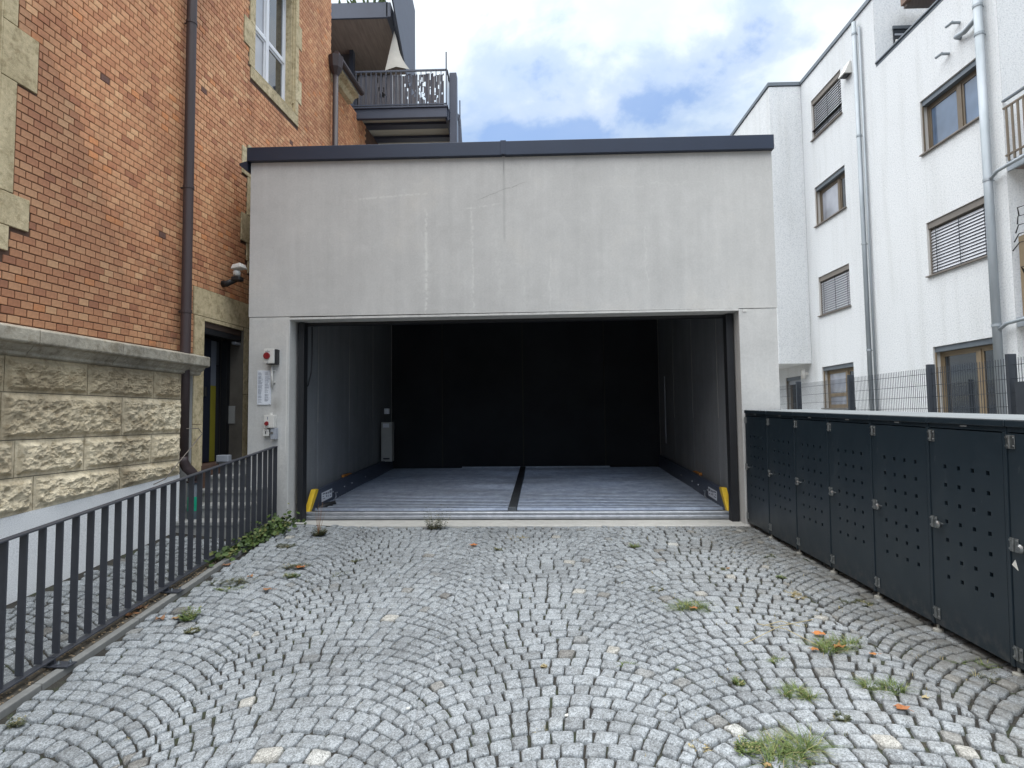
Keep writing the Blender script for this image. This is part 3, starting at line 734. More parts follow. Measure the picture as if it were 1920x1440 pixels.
# door
DU0, DU1, DZ0, DZ1 = 7.86, 8.83, .88, 2.94
dblocks = [(7.64, 8.97, 2.943, 3.33), (7.66, DU0, 2.2, 2.94), (7.66, DU0, 1.45, 2.197), (7.66, DU0, .1, 1.447), (DU1, 8.97, 1.9, 2.94), (DU1, 8.97, .85, 1.897)]
for b in dblocks: holes.append(b)
holes.append((DU0, DU1, .8, 2.95)); openings.append((DU0, DU1, DZ0, DZ1))
def sheet(m, u0, u1, z0, z1, ops, d, depth):
    us = sorted({u0, u1, *[o[0] for o in ops], *[o[1] for o in ops]}); zs = sorted({z0, z1, *[o[2] for o in ops], *[o[3] for o in ops]})
    us = [u for u in us if u0 <= u <= u1]; zs = [z for z in zs if z0 <= z <= z1]
    for a, b in zip(us[:-1], us[1:]):
        for c, e in zip(zs[:-1], zs[1:]):
            mu, mz = (a + b) / 2, (c + e) / 2
            if any(o[0] < mu < o[1] and o[2] < mz < o[3] for o in ops): continue
            m.add([(a, d, c), (b, d, c), (b, d, e), (a, d, e)], [(0, 1, 2, 3)])
    for o in ops:
        a, b, c, e = o; dd = d + depth
        m.add([(a, d, c), (a, dd, c), (a, dd, e), (a, d, e)], [(0, 1, 2, 3)]); m.add([(b, d, c), (b, dd, c), (b, dd, e), (b, d, e)], [(3, 2, 1, 0)])
        m.add([(a, d, c), (b, d, c), (b, dd, c), (a, dd, c)], [(0, 1, 2, 3)]); m.add([(a, d, e), (b, d, e), (b, dd, e), (a, dd, e)], [(3, 2, 1, 0)])
m = MB(); sheet(m, U0, U1, -.8, ZT, openings, .010, .32)
wall = m.build('wall', MORTAR, bb)
MB().box(U0, U1, .36, 7, -.8, ZT).build('wall_core', DARKIN, bb)
MB().box(U0, 9.4, .011, .36, ZT - .02, ZT).build('wall_head', MORTAR, bb)
m = MB(); m.add([(U1, .01, -.8), (U1, .36, -.8), (U1, .36, ZT), (U1, .01, ZT)], [(0, 1, 2, 3)]); m.build('wall_end', MORTAR, bb)
# bricks
variants = {}
def brick_mesh(wd, tv):
    key = (round(wd, 3), tv)
    if key not in variants:
        b = .0025; m = MB(); h = CH - .010; c = .004
        vs = [(0, .012, 0), (wd, .012, 0), (wd, .012, h), (0, .012, h), (0, .0025, 0), (wd, .0025, 0), (wd, .0025, h), (0, .0025, h),
              (c, 0, c), (wd - c, 0, c), (wd - c, 0, h - c), (c, 0, h - c)]
        fs = [(0, 1, 5, 4), (1, 2, 6, 5), (2, 3, 7, 6), (3, 0, 4, 7), (4, 5, 9, 8), (5, 6, 10, 9), (6, 7, 11, 10), (7, 4, 8, 11), (8, 9, 10, 11)]
        m.add(vs, fs, tv); variants[key] = m
    return variants[key]
def brick_tint():
    r = random.random()
    if r < .002: return 0.04
    if r < .03: return .22
    if r < .055: return 1.0
    return float(np.clip(round(random.gauss(.62, .15) * 12) / 12, .33, .9))
blist = []
zc = 2.335 + .0
k = 0
while zc < ZT - .05:
    u = U0 + (BW / 2 if k % 2 else 0) + .0
    if zc > 0:
        while u < U1 - .01:
            u2 = min(u + BW - .0095, U1)
            segs = [(u, u2)]
            for h in holes:
                if h[2] - .03 < zc + CH / 2 < h[3] + .0:
                    ns = []
                    for a, b in segs:
                        if b <= h[0] or a >= h[1]: ns.append((a, b))
                        else:
                            if a < h[0] - .012: ns.append((a, h[0] - .009))
                            if b > h[1] + .012: ns.append((h[1] + .009, b))
                    segs = ns
            for a, b in segs:
                if b - a > .018: blist.append((a, b - a, zc))
            u += BW
    zc += CH; k += 1
# bricks beside the door below the ledge line
zc = 2.335 - CH; k = 1
while zc > 1.2:
    for (ua, ub) in ((8.975, U1),):
        u = ua
        while u < ub - .02: blist.append((u + (0), min(BW - .0095, ub - u), zc)); u += BW
    zc -= CH; k += 1
sz = []
for i, (u, wd, z) in enumerate(blist):
    p = prj(lw(u + wd / 2, 0, z + .03)); ok = p is not None and 3 < p[0] < 335 and 3 < p[1] < 640
    sz.append(-(1. / np.linalg.norm(lw(u, 0, z) - CAM) ** 2) if ok else 0)
near = set(np.argsort(sz)[:300].tolist())
field = MB(); cache = {}
V, Fq, T = [], [], []
for i, (u, wd, z) in enumerate(blist):
    tv = brick_tint()
    if 3.08 > z > 2.5 and abs(wd - .116) < .002 and False: pass
    bm_ = brick_mesh(wd, tv); jy = random.uniform(-.002, .0015)
    if i in near:
        key = (round(wd, 3), tv)
        if key not in cache: cache[key] = bm_.mesh('brick', BRICK)
        link('brick', cache[key], wall, loc=(u, jy, z + random.uniform(-.001, .001)))
    else:
        o_ = len(V); V.extend([(a + u, b + jy, c + z) for a, b, c in bm_.v]); Fq.extend([tuple(o_ + q for q in f) for f in bm_.f]); T.extend(bm_.t)
field.v, field.f, field.t = V, Fq, T
tag(field.build('brickwork', BRICK, wall), kind='stuff')
# dressed stones
def stones(bl, proud=.012, depth=.02, name='surround_stone'):
    for (a, b, c, e) in bl: MB().box(a + .002, b - .002, -proud, depth, c + .002, e - .002, tint=random.uniform(.35, .7)).build(name, STONE_S, bb, bevel=.005)
stones(A_blocks); stones(blB); stones(blC); stones(dblocks)
# sloped sills, reveals in stone, casement windows
def casement(u0, u1, z0, z1, glassL, inset=.16, cols=2, transom=None, name='window', side='near'):
    # stone reveal lining
    m = MB(); t = .05
    m.box(u0, u0 + .012, -.010, .30, z0, z1); m.box(u1 - .012, u1, -.010, .30, z0, z1); m.box(u0 + .012, u1 - .012, -.010, .30, z1 - .012, z1); m.box(u0 + .012, u1 - .012, -.012, .30, z0, z0 + .012)
    m.build('reveal', STONE_S, bb)
    m = MB(); m.box(u1 - .075, u1 - .012, .05, .30, z0 + .012, z1 - .012); m.box(u1 - .045, u1 - .012, .02, .05, z0 + .18, z1 - .012); m.build('moulding', STONE_S, bb, bevel=.008)
    fr = MB(); f = .055; a, b, c, e = u0 + .012, u1 - .076, z0 + .012, z1 - .012; y0, y1 = inset, inset + .07
    fr.box(a, a + f, y0, y1, c, e); fr.box(b - f, b, y0, y1, c, e); fr.box(a + f, b - f, y0, y1, c, c + f); fr.box(a + f, b - f, y0, y1, e - f, e)
    W = fr.build(name, PVCW, bb, bevel=.006)
    mid = (a + b) / 2
    m = MB(); m.box(mid - .045, mid + .045, y0 - .012, y1, c + f, e - f); m.build('mullion', PVCW, W, bevel=.006)
    tz = transom if transom else c + (e - c) * .62
    for p, q in ((a + f, mid - .045), (mid + .045, b - f)):
        m = MB(); m.box(p, q, y0 - .008, y1, tz - .035, tz + .035); m.build('transom', PVCW, W, bevel=.006)
        for lo, hi in ((c + f, tz - .035), (tz + .035, e - f)):
            s = MB(); g_ = .035
            s.box(p, p + g_, y0 + .012, y1 - .01, lo, hi); s.box(q - g_, q, y0 + .012, y1 - .01, lo, hi); s.box(p + g_, q - g_, y0 + .012, y1 - .01, lo, lo + g_); s.box(p + g_, q - g_, y0 + .012, y1 - .01, hi - g_, hi)
            s.build('sash', PVCW, W, bevel=.003)
            MB().box(p + g_, q - g_, y0 + .03, y0 + .04, lo + g_, hi - g_).build('pane', glassL if p < mid - .1 else GLASS_D, W)
casement(*wb, GLASS_L, transom=8.15); casement(*wc, GLASS_D, inset=.06, transom=5.0)
casement(3.75, 4.93, 3.45, 6.2, GLASS_D)
# door recess
m = MB(); m.box(DU0 - .001, DU0 + .012, -.01, .33, DZ0, DZ1); m.box(DU0 + .012, DU1 - .012, -.008, .33, DZ1 - .05, DZ1 - .001); m.build('door_reveal', STONE_S, bb)
MB().box(DU1 - .012, DU1 + .001, -.01, .45, DZ0 - .02, DZ1).build('door_reveal', DIRTW, bb)
MB().box(DU0 + .012, DU1 - .012, .02, .32, DZ1 - .14, DZ1 - .052).build('door_head', mat_basic('door_head_wood', (.07, .045, .035), None, 4, .7), bb, bevel=.01)
MB().box(DU0 + .02, DU1 - .02, .02, .10, DZ1 - .22, DZ1 - .142).build('door_frame', BLACKC, bb)
MB().box(DU1 - .09, DU1 - .013, .20, .30, DZ0, DZ1 - .22).build('door_frame', BLACKC, bb)
dr = MB().box(DU0 + .03, DU0 + .59, .27, .31, DZ0 + .01, DZ1 - .23).build('door', NAVY, bb, bevel=.004)
MB().box(DU0 + .40, DU0 + .43, .22, .268, 1.85, 1.99).build('handle', CHROME, dr, bevel=.003)
MB().box(DU0 + .60, DU0 + .76, .30, .345, DZ0 + .01, 2.02).build('door_stripe', YDULL, bb)
MB().box(DU0 + .60, DU0 + .76, .30, .345, 2.023, 2.7).build('door_stripe', mat_basic('grey_door_band', (.16, .18, .22), None, 3, .6), bb)
MB().box(DU0 + .2, DU1 - .1, .33, .355, 2.35, 2.7).build('transom_light', mat_basic('grey_transom', (.06, .065, .075), None, 3, .4), bb)
MB().box(DU1 - .16, DU1 - .02, .03, .09, 2.66, 2.70).build('door_closer', PLGREY, bb, bevel=.004)
MB().box(DU1 - .03, DU1 - .013, .10, .20, 1.45, 1.72).build('patch_plate', CONC_STEP, bb)
# ledge (cornice) in three stones, with moulding
led_u = [U0, 3.4, lu(73, 650, -.25)[0], lu(230, 660, -.25)[0], 7.64]
for a, b in zip(led_u[:-1], led_u[1:]):
    m = MB(); m.tint = random.uniform(.4, .7)
    prof = [(.0, 2.40), (-.255, 2.345), (-.262, 2.335), (-.262, 2.225), (-.25, 2.212), (-.20, 2.205), (-.17, 2.165), (-.135, 2.14), (-.135, 2.115), (-.11, 2.10), (.0, 2.10)]
    m.prism(prof, 'x', a + .003, b - .003); fixn(m.build('ledge_stone', LEDGE, bb, bevel=.006))
# rough base stones
def base_z(u): return .668 + (u - 5.09) * .0675
rows = [(1.775, 2.10, [5.09 - 1.3, 5.09 + .02, 6.02, 6.96]), (1.345, 1.772, [3.9, 5.06, 6.48]), (1.005, 1.342, [4.1, 5.26, 6.0, 6.945]), (None, 1.002, [4.3, 5.49, 6.475])]
def du(px, z): 
    lo, hi = 3.0, 9.0
    for _ in range(40):
        mid = (lo + hi) / 2
        if prj(lw(mid, -.12, z))[0] < px: lo = mid
        else: hi = mid
    return lo
UE = du(342, 1.5)
rowdef = [(1.775, 2.10, [9, 166, 290]), (1.345, 1.772, [5, 232]), (1.005, 1.342, [34, 163, 288]), (None, 1.002, [71, 231])]
tints = {(0, 0): .05, (0, 1): .0, (0, 2): .15, (0, 3): .2, (1, 0): .1, (1, 1): .3, (1, 2): .85, (2, 1): .8, (2, 2): .7, (2, 3): .75, (3, 1): .85, (3, 2): .75, (3, 3): .75, (2, 0): .7, (3, 0): .75}
for ri, (z0, z1, js) in enumerate(rowdef):
    us = [du(x, 1.5) for x in js]
    back = us[0]; pre = []
    while back > U0 + .6: back -= random.uniform(.7, 1.25); pre.append(max(back, U0))
    us = sorted(pre) + us + [UE]
    nvis = len(pre)
    for si, (a, b) in enumerate(zip(us[:-1], us[1:])):
        if b - a < .1: continue
        tv = tints.get((ri, si - nvis + 1), random.uniform(.3, .8))
        vis = b > 4.3; step = .011 if vis else .09
        nu = max(3, int((b - a) / step)); nz = max(3, int(.38 / step))
        m = MB(); m.tint = tv; vs = []
        for j in range(nz + 1):
            for i in range(nu + 1):
                u = a + .004 + (b - a - .008) * i / nu
                zl = (z0 if z0 is not None else base_z(u)) + .003; zh = z1 - .003
                z = zl + (zh - zl) * j / nz
                e = min(u - a, b - u, z - zl + .003, zh - z + .003)
                e += .012 * mn.noise(Vector((u * 14, z * 14, 3)))
                rise = min(max((e - .018) / .045, 0), 1); rise = rise * rise * (3 - 2 * rise)
                q = Vector((u * 7.5, z * 10, ri * 3.1))
                f1 = mn.ridged_multi_fractal(q, .9, 2.1, 4, 1.0, 2.0); f2 = mn.noise(q * .45)
                cell = mn.voronoi(Vector((u * 11, z * 15, ri)))[0]
                q2 = Vector((u * 26, z * 34, ri * 1.7)); h = .024 + .016 * f2 + .012 * (f1 - 1.2) + .040 * (min(cell[0], .7) - .3) + .011 * mn.ridged_multi_fractal(q2, .8, 2.1, 3, 1.0, 2.0) - .011
                dd = -.095 - rise * max(h, .004)
                vs.append((u, dd, z))
        fs = [(j * (nu + 1) + i, j * (nu + 1) + i + 1, (j + 1) * (nu + 1) + i + 1, (j + 1) * (nu + 1) + i) for j in range(nz) for i in range(nu)]
        # rim to the wall
        rim = [i for i in range(nu + 1)] + [(j + 1) * (nu + 1) + nu for j in range(nz)] + [nz * (nu + 1) + nu - 1 - i for i in range(nu)] + [(nz - 1 - j) * (nu + 1) for j in range(nz - 1)]
        nb = len(vs); vs += [(vs[r][0], .009, vs[r][2]) for r in rim]
        for t in range(len(rim)):
            t2 = (t + 1) % len(rim); fs.append((rim[t2], rim[t], nb + t, nb + t2))
        m.add(vs, fs, tv); m.build('base_stone', STONE, bb, smooth=False)
MB().box(U0, UE - .006, -.086, .008, .2, 2.09).build('base_joint', mat_basic('base_mortar', (.20, .18, .14), (.14, .12, .09), 6, .95), bb)
# pale plinth under the stones
m = MB(); m.hexa([(U0, -.075, -1.0), (UE + .02, -.075, -1.0), (UE + .02, -.087 + .09, -1.0), (U0, .0, -1.0), (U0, -.102, base_z(U0)), (UE - .004, -.102, base_z(UE)), (UE - .004, .0, base_z(UE)), (U0, .0, base_z(U0))])
m.build('plinth', PLINTH, bb)
# plain render right of the corner, below the ledge, up to the door
MB().box(UE, 7.655, -.004, .009, -.6, 2.33).build('corner_render', CONC_STEP, bb)
MB().box(8.975, U1, -.02, .009, -.6, .9).build('corner_render', CONC_STEP, bb)

# rear wing of the brick building (recessed)
W2 = .22
wing = empty('brick_wing', (-5.12, 0, 0), WA, 'lower brick wing with stone eave behind the main brick building', 'building')
m = MB(); m.box(U1 + .004, 17.6, W2 + .012, 7, -.8, 9.2); wg = m.build('wall', MORTAR, wing)
V, Fq, T = [], [], []
z = 5.2; k = 0
while z < 9.15:
    u = U1 + .01 + (BW / 2 if k % 2 else 0)
    while u < 14.6:
        bm_ = brick_mesh(.116, brick_tint()); o_ = len(V); V.extend([(a + u, b + W2, c + z) for a, b, c in bm_.v]); Fq.extend([tuple(o_ + q for q in f) for f in bm_.f]); T.extend(bm_.t); u += BW
    z += CH; k += 1
field = MB(); field.v, field.f, field.t = V, Fq, T; tag(field.build('brickwork', BRICK, wing), kind='stuff')
m = MB(); m.prism([(W2, 9.12), (W2 - .10, 9.14), (W2 - .16, 9.24), (W2 - .26, 9.28), (W2 - .26, 9.36), (W2 + .3, 9.5), (W2 + .3, 9.12)], 'x', U1 + .01, 13.5); fixn(m.build('eave', STONE_S, wing))
m = MB(); m.tube([(U1 - .02, W2 - .34, 9.40), (13.5, W2 - .34, 9.38)], .065, 10); m.build('gutter', PIPE_B, wing)
m = MB(); m.prism([(W2 - .26, 9.39), (W2 + 3.5, 10.2), (W2 + 3.5, 10.1), (W2 - .26, 9.37)], 'x', U1 + .01, 13.5); fixn(m.build('roof', COPE, wing))
m = MB(); uu = 13.1
for a, b, c, e in ((uu - .16, uu, 5.0, 7.3), (uu + .9, uu + 1.06, 5.0, 7.3), (uu - .16, uu + 1.06, 7.303, 7.62)):
    MB().box(a, b, W2 - .03, W2 + .05, c, e).build('surround_stone', STONE_S, wing, bevel=.006)
wn = MB().box(uu, uu + .9, W2 + .0, W2 + .02, 5.0, 7.3).build('window', PVCW, wing)
MB().box(uu + .07, uu + .83, W2 - .012, W2 - .002, 5.1, 7.2).build('pane', GLASS_L, wn)
# coping for the main wall end: corner darker weathering strip
dp = empty('drainpipe', (-5.12, 0, 0), WA, 'brown drainpipe with hopper head at the far corner of the brick wall', 'drainpipe')
m = MB(); uu = U1 - .02
m.tube([(uu, -.11, 3), (uu, -.11, 8.95)], .06, 12); m.build('pipe', PIPE_B, dp, smooth=True)
m = MB(); m.tube([(uu, -.11, 8.90), (uu, -.11, 9.05), (uu, -.11, 9.3)], [.065, .14, .17], 8); m.build('hopper', PIPE_B, dp)
# main downpipe
def pipe_u(px, z, d=-.10):
    lo, hi = 5., 12.
    for _ in range(40):
        mid = (lo + hi) / 2
        if prj(lw(mid, d, z))[0] < px: lo = mid
        else: hi = mid
    return lo
pA = pipe_u(347.5, 2.4); pB = pipe_u(360, 7.0)
dp = empty('drainpipe', (-5.12, 0, 0), WA, 'dark brown drainpipe running down the brick wall through the stone ledge', 'drainpipe')
m = MB(); m.tube([(pA, -.10, 1.02), (pA, -.10, 2.4), (pA + (pB - pA) * .5, -.10, 4.9), (pB, -.10, 7.2), (pB + (pB - pA) * .6, -.10, 10), (pB + (pB - pA), -.10, 12.5)], .062, 16); m.build('pipe', PIPE_B, dp, smooth=True)
m = MB(); m.tube([(pA, -.10, 1.04), (pA, -.10, .98), (pA + .03, -.13, .90), (pA + .09, -.17, .82), (pA + .10, -.18, .72)], .064, 14); m.build('elbow', PIPE_B, dp, smooth=True)
m = MB(); m.tube([(pA + .10, -.18, .72), (pA + .10, -.18, .70)], .085, 14); m.build('collar', PIPE_B, dp)
m = MB(); m.tube([(pA + .10, -.18, .70), (pA + .10, -.18, .0)], .066, 14); m.build('stand_pipe', PIPE_D, dp, smooth=True)
m = MB(); m.tube([(pA + .10, -.181, .52), (pA + .10, -.181, .34)], .0675, 14, cap=False); m.build('green_band', GREENS, dp, smooth=True)
for zz, pp in ((2.9, .04), (4.55, .4), (6.8, .95)):
    m = MB(); u_ = pA + (pB - pA) * pp; m.tube([(u_, -.10, zz), (u_, -.10, zz + .04)], .069, 14); m.tube([(u_, -.04, zz + .02), (u_, .01, zz + .02)], .012, 6); m.build('bracket', PIPE_B, dp)
# bent rod by the pipe
m = MB(); P = [lw(pA - .03, -.16, 1.40), lw(pA + .12, -.22, 1.40), lw(pA + .16, -.25, 1.33), lw(pA - .25, -.22, .98), lw(pA - .42, -.18, .80), lw(pA - .55, -.13, .75)]
tag(m.tube(P, .006, 6).build('bent_rod', mat_basic('rusty_wire', (.22, .19, .16), None, 6, .7), None, smooth=True), 'thin bent metal rod hooked from the drainpipe to the stone base', 'rod')
# lamp above the door
lp = empty('wall_floodlight', tuple(lw(8.28, 0, 3.50)), WA, 'white sensor floodlight on a black arm on the brick wall over the doorway', 'lamp')
m = MB(); m.tube([(0, .0, .0), (0, -.06, .0), (.02, -.20, .06)], [.05, .045, .035], 12); m.build('arm', PLBLACK, lp, smooth=True)
m = MB(); m.box(-.06, .06, -.30, -.16, .03, .10); m.build('sensor', PLBLACK, lp, bevel=.02)
m = MB(); m.tube([(0, -.22, .11), (0, -.22, .17), (0, -.23, .20)], [.05, .055, .035], 14); m.build('lamp_neck', PLWHITE, lp, smooth=True)
m = MB(); m.hexa([(-.09, -.34, .22), (.09, -.34, .22), (.08, -.16, .20), (-.08, -.16, .20), (-.08, -.31, .29), (.08, -.31, .29), (.06, -.18, .27), (-.06, -.18, .27)]); m.build('lamp_head', PLWHITE, lp, bevel=.015)

# stairs to the side door
st = empty('stone_staircase', (-4.1, 7.2, 0), 0, 'grey concrete steps climbing between brick building and garage to the side door', 'steps')
zs = [.235, .40, .565, .73, .90]
for i, z in enumerate(zs):
    y0 = 7.18 + .27 * i; y1 = y0 + .27 if i < 4 else 9.6
    xr = -3.62 if y1 < 8.1 else -4.06
    m = MB(); m.box(wall_x(y0) - .06 + 4.1, xr + 4.1, y0 - 7.2 + .03, y1 - 7.2 + .028, -.4, z - .05); m.build('riser', CONC_STEP, st)
    m = MB(); m.box(wall_x(y0) - .06 + 4.1, xr + 4.1 + .004, y0 - 7.2, y1 - 7.2 + .02, z - .047, z); m.build('step', CONC_STEP, st, bevel=.006)
MB().box(-.38, -.2, 1.02, 1.12, .902, 1.0).build('door_mat_box', PLGREY, st, bevel=.01)

# ------------------------------------------------------------------ railing on the kerb
fz = lambda y: .725 + .0993 * (y - 3.83)
fx = -3.5
fe = empty('metal_railing', (fx, 0, 0), 0, 'anthracite flat bar railing sloping along the kerb beside the driveway', 'railing')
ya, yb = 2.2, 7.965
for nm, off, th in (('handrail', 0, .012), ('bottom_rail', -.985, .012)):
    m = MB(); m.hexa([(-.03, ya, fz(ya) + off - th), (.03, ya, fz(ya) + off - th), (.03, yb, fz(yb) + off - th), (-.03, yb, fz(yb) + off - th), (-.03, ya, fz(ya) + off), (.03, ya, fz(ya) + off), (.03, yb, fz(yb) + off), (-.03, yb, fz(yb) + off)])
    m.build(nm, FENCE, fe, bevel=.002)
k = 0; y = 7.955
barm = MB().hexa([(-.027, -.006, -.972), (.027, -.006, -.972), (.027, .006, -.972), (-.027, .006, -.972), (-.027, -.006, -.013), (.027, -.006, -.013), (.027, .006, -.013), (-.027, .006, -.013)]).mesh('bar', FENCE)
while y > ya:
    link('bar', barm, fe, loc=(0, y, fz(y)), bevel=0); y -= .1535
for y in (2.95, 4.235, 5.57, 6.9):
    kz = kerb_z(y) + .006
    m = MB(); m.box(-.027, .027, y - .008, y + .008, kz, fz(y) - .98); m.build('foot', FENCE, fe)
    pl = MB().box(-.03, .155, y - .05, y + .05, kz + .001, kz + .011).build('foot_plate', FENCE, fe, bevel=.002)
    for dx, dy in ((.07, -.02), (.13, .015)):
        m = MB(); m.tube([(dx, y + dy, kz + .011), (dx, y + dy, kz + .02), (dx, y + dy, kz + .04)], [.011, .011, .005], 8); m.build('bolt', CHROME, pl)

# ------------------------------------------------------------------ bicycle lockers
bd = [8.0, 7.275, 6.545, 5.835, 5.115, 4.40, 3.705, 2.985, 2.27]
SL = .0257
desc = ['first of the row, against the garage pier', 'second from the garage pier', 'third from the garage pier', 'fourth from the garage pier', 'fifth from the garage pier', 'sixth from the garage pier', 'nearest, cut off at right, with white triangular sticker']
LW = .72
def locker_parts():
    pass
for i in range(7):
    y1, y0 = bd[i], bd[i + 1]; ym = y0; W = y1 - y0
    zb = .046 - (8.05 - y0) * SL
    lk = empty('bicycle_locker', (2.953 + .0065 * 3, y0, zb), 0, 'dark steel bicycle locker, ' + desc[i], 'locker', 'dark steel bicycle lockers in a row')
    lk.rotation_euler = (math.atan(SL), 0, -.0065)
    dpt = .85; H = 1.50
    m = MB()
    m.box(.006, dpt, 0, .012, 0, H - .03); m.box(.006, dpt, W - .012, W - .001, 0, H - .03); m.box(dpt - .01, dpt, .012, W - .012, 0, H - .03)
    m.box(.03, dpt - .01, .012, W - .012, 0, .02); m.box(.003, .03, .0, W - .001, 1.44, H - .03)
    m.build('body', LOCK, lk)
    m = MB(); m.box(-.002, .02, 0.001, .028, 0, 1.438); m.build('front_post', LOCK, lk, bevel=.002)
    # door sheet with square holes: sheet in local y,z at x=0
    yc = [.155, .285, .412, .54]; zc_ = [.385 + .130 * r for r in range(7)]; hs = .0145
    d0, d1, e0, e1 = .032, W - .006, .008, 1.432
    ys_ = [d0] + sorted([c + s for c in yc for s in (-hs, hs)]) + [d1]; zs_ = [e0] + sorted([c + s for c in zc_ for s in (-hs, hs)]) + [e1]
    m = MB()
    for a in range(len(ys_) - 1):
        for b in range(len(zs_) - 1):
            if a % 2 == 1 and b % 2 == 1:
                A, B_, C_, D_ = ys_[a], ys_[a + 1], zs_[b], zs_[b + 1]; t = .018
                m.add([(0, A, C_), (0, B_, C_), (0, B_, D_), (0, A, D_), (t, A, C_), (t, B_, C_), (t, B_, D_), (t, A, D_)], [(0, 1, 5, 4), (1, 2, 6, 5), (2, 3, 7, 6), (3, 0, 4, 7)])
                continue
            m.add([(0, ys_[a], zs_[b]), (0, ys_[a + 1], zs_[b]), (0, ys_[a + 1], zs_[b + 1]), (0, ys_[a], zs_[b + 1])], [(0, 3, 2, 1)])
    t = .024
    m.add([(0, d0, e0), (0, d1, e0), (0, d1, e1), (0, d0, e1), (t, d0, e0), (t, d1, e0), (t, d1, e1), (t, d0, e1)], [(0, 1, 5, 4), (1, 2, 6, 5), (2, 3, 7, 6), (3, 0, 4, 7)])
    door = m.build('door', LOCK, lk)
    MB().box(-.012, dpt + .01, -.0, W - .003, H - .028, H + .012).build('lid', LOCK, lk, bevel=.003)
    MB().box(-.006, dpt + .004, .004, W - .007, H + .0122, H + .018).build('lid_top', LOCKTOP, lk, bevel=.002)
    MB().box(-.004, -.001, W * .5 - .03, W * .5 + .03, 1.458, 1.468).build('maker_badge', LOCKTOP, lk)
    for zz in (.09, .75, 1.40 - .02):
        hg = MB().box(-.006, -.0005, W - .062, W + .012, zz - .042, zz + .042).build('hinge', CHROME, lk, bevel=.002)
        m = MB()
        for yy in (W - .048, W - .002):
            for z2 in (-.026, .026): m.tube([(-.006, yy, zz + z2), (-.011, yy, zz + z2)], .0075, 8)
        m.tube([(-.009, W - .025, zz - .04), (-.009, W - .025, zz + .04)], .006, 8)
        m.build('hinge_pin', CHROME, hg)
    zz = .745; m = MB(); m.tube([(0, W - .105, zz), (-.018, W - .105, zz), (-.022, W - .105, zz), (-.034, W - .105, zz), (-.044, W - .105, zz)], [.012, .012, .026, .027, .016], 16)
    m.build('knob', CHROME, lk, smooth=False)
    for xx in (.025, dpt - .06):
        m = MB(); gz = drive_z(2.97 + xx, y0) - zb
        m.tube([(xx, .0, .0), (xx, .0, gz + .012)], .009, 8); m.tube([(xx, .0, gz + .02), (xx, .0, gz + .012), (xx, 0, gz - .004)], [.012, .034, .036], 14)
        m.build('foot', mat_basic('foot_plastic', (.34, .33, .29), None, 5, .6) if 'foot_plastic' not in bpy.data.materials else bpy.data.materials['foot_plastic'], lk)
    if i == 6:
        m = MB(); q = .0
        m.add([(-.003, W - .03, .66), (-.003, W - .05, .60), (-.003, W + -.005, .625), (-.0005, W - .03, .66), (-.0005, W - .05, .60), (-.0005, W - .005, .625)], [(0, 1, 2), (3, 5, 4), (0, 3, 4, 1), (1, 4, 5, 2), (2, 5, 3, 0)])
        m.build('sticker', PALE, lk)

# ------------------------------------------------------------------ white apartment building on the right
RX = 9.0
rb = empty('white_apartment_building', (RX, 10.73, 0), 0, 'white roughcast apartment building with grey coping, blinds and a roof terrace', 'building')
def rsheet(u0, u1, z0, z1, ops, depth=.24, name='wall', mat=STUC):      # plane x = 0 facing -x, u along y
    m = MB(); us = sorted({u0, u1, *[o[0] for o in ops], *[o[1] for o in ops]}); zs = sorted({z0, z1, *[o[2] for o in ops], *[o[3] for o in ops]})
    for a, b in zip(us[:-1], us[1:]):
        for c, e in zip(zs[:-1], zs[1:]):
            if any(o[0] < (a + b) / 2 < o[1] and o[2] < (c + e) / 2 < o[3] for o in ops): continue
            m.add([(0, a, c), (0, b, c), (0, b, e), (0, a, e)], [(0, 3, 2, 1)])
    ob = m.build(name, mat, rb)
    r = MB()
    for a, b, c, e in ops:
        for q in ([(0, a, c), (depth, a, c), (depth, a, e), (0, a, e)], [(0, b, c), (0, b, e), (depth, b, e), (depth, b, c)], [(0, a, e), (depth, a, e), (depth, b, e), (0, b, e)], [(0, a, c), (0, b, c), (depth, b, c), (depth, a, c)]):
            r.add(q, [(0, 1, 2, 3)])
    r.build('reveal_lining', STUC_S, rb)['kind'] = 'stuff'
    return ob
A0, A1 = 16.03 - 10.73, 17.72 - 10.73; B0, B1 = 11.15 - 10.73, 12.92 - 10.73
ops = [(A0, A1, 9.98, 11.25), (A0, A1, 7.26, 8.48), (A0, A1, 4.48, 5.67), (A0, A1, 1.66, 2.91), (B0, B1, 7.30, 8.53), (B0, B1, 4.53, 5.73), (B0, B1, .62, 2.94), (19.1 - 10.73, 20.2 - 10.73, .62, 2.75)]
NT = 14.42 - 10.73   # notch edge
lo = [o for o in ops if o[3] < 10.3]; hi = [o for o in ops if o[3] > 10.3]
rsheet(0, 16.0, -.5, 10.28, [o for o in ops if o[3] < 10.2 or o[2] < 10.2 and False] + [(A0, A1, 9.98, 10.28)])
rsheet(NT, 16.0, 10.28, 12.1, [(A0, A1, 10.28, 11.25)])
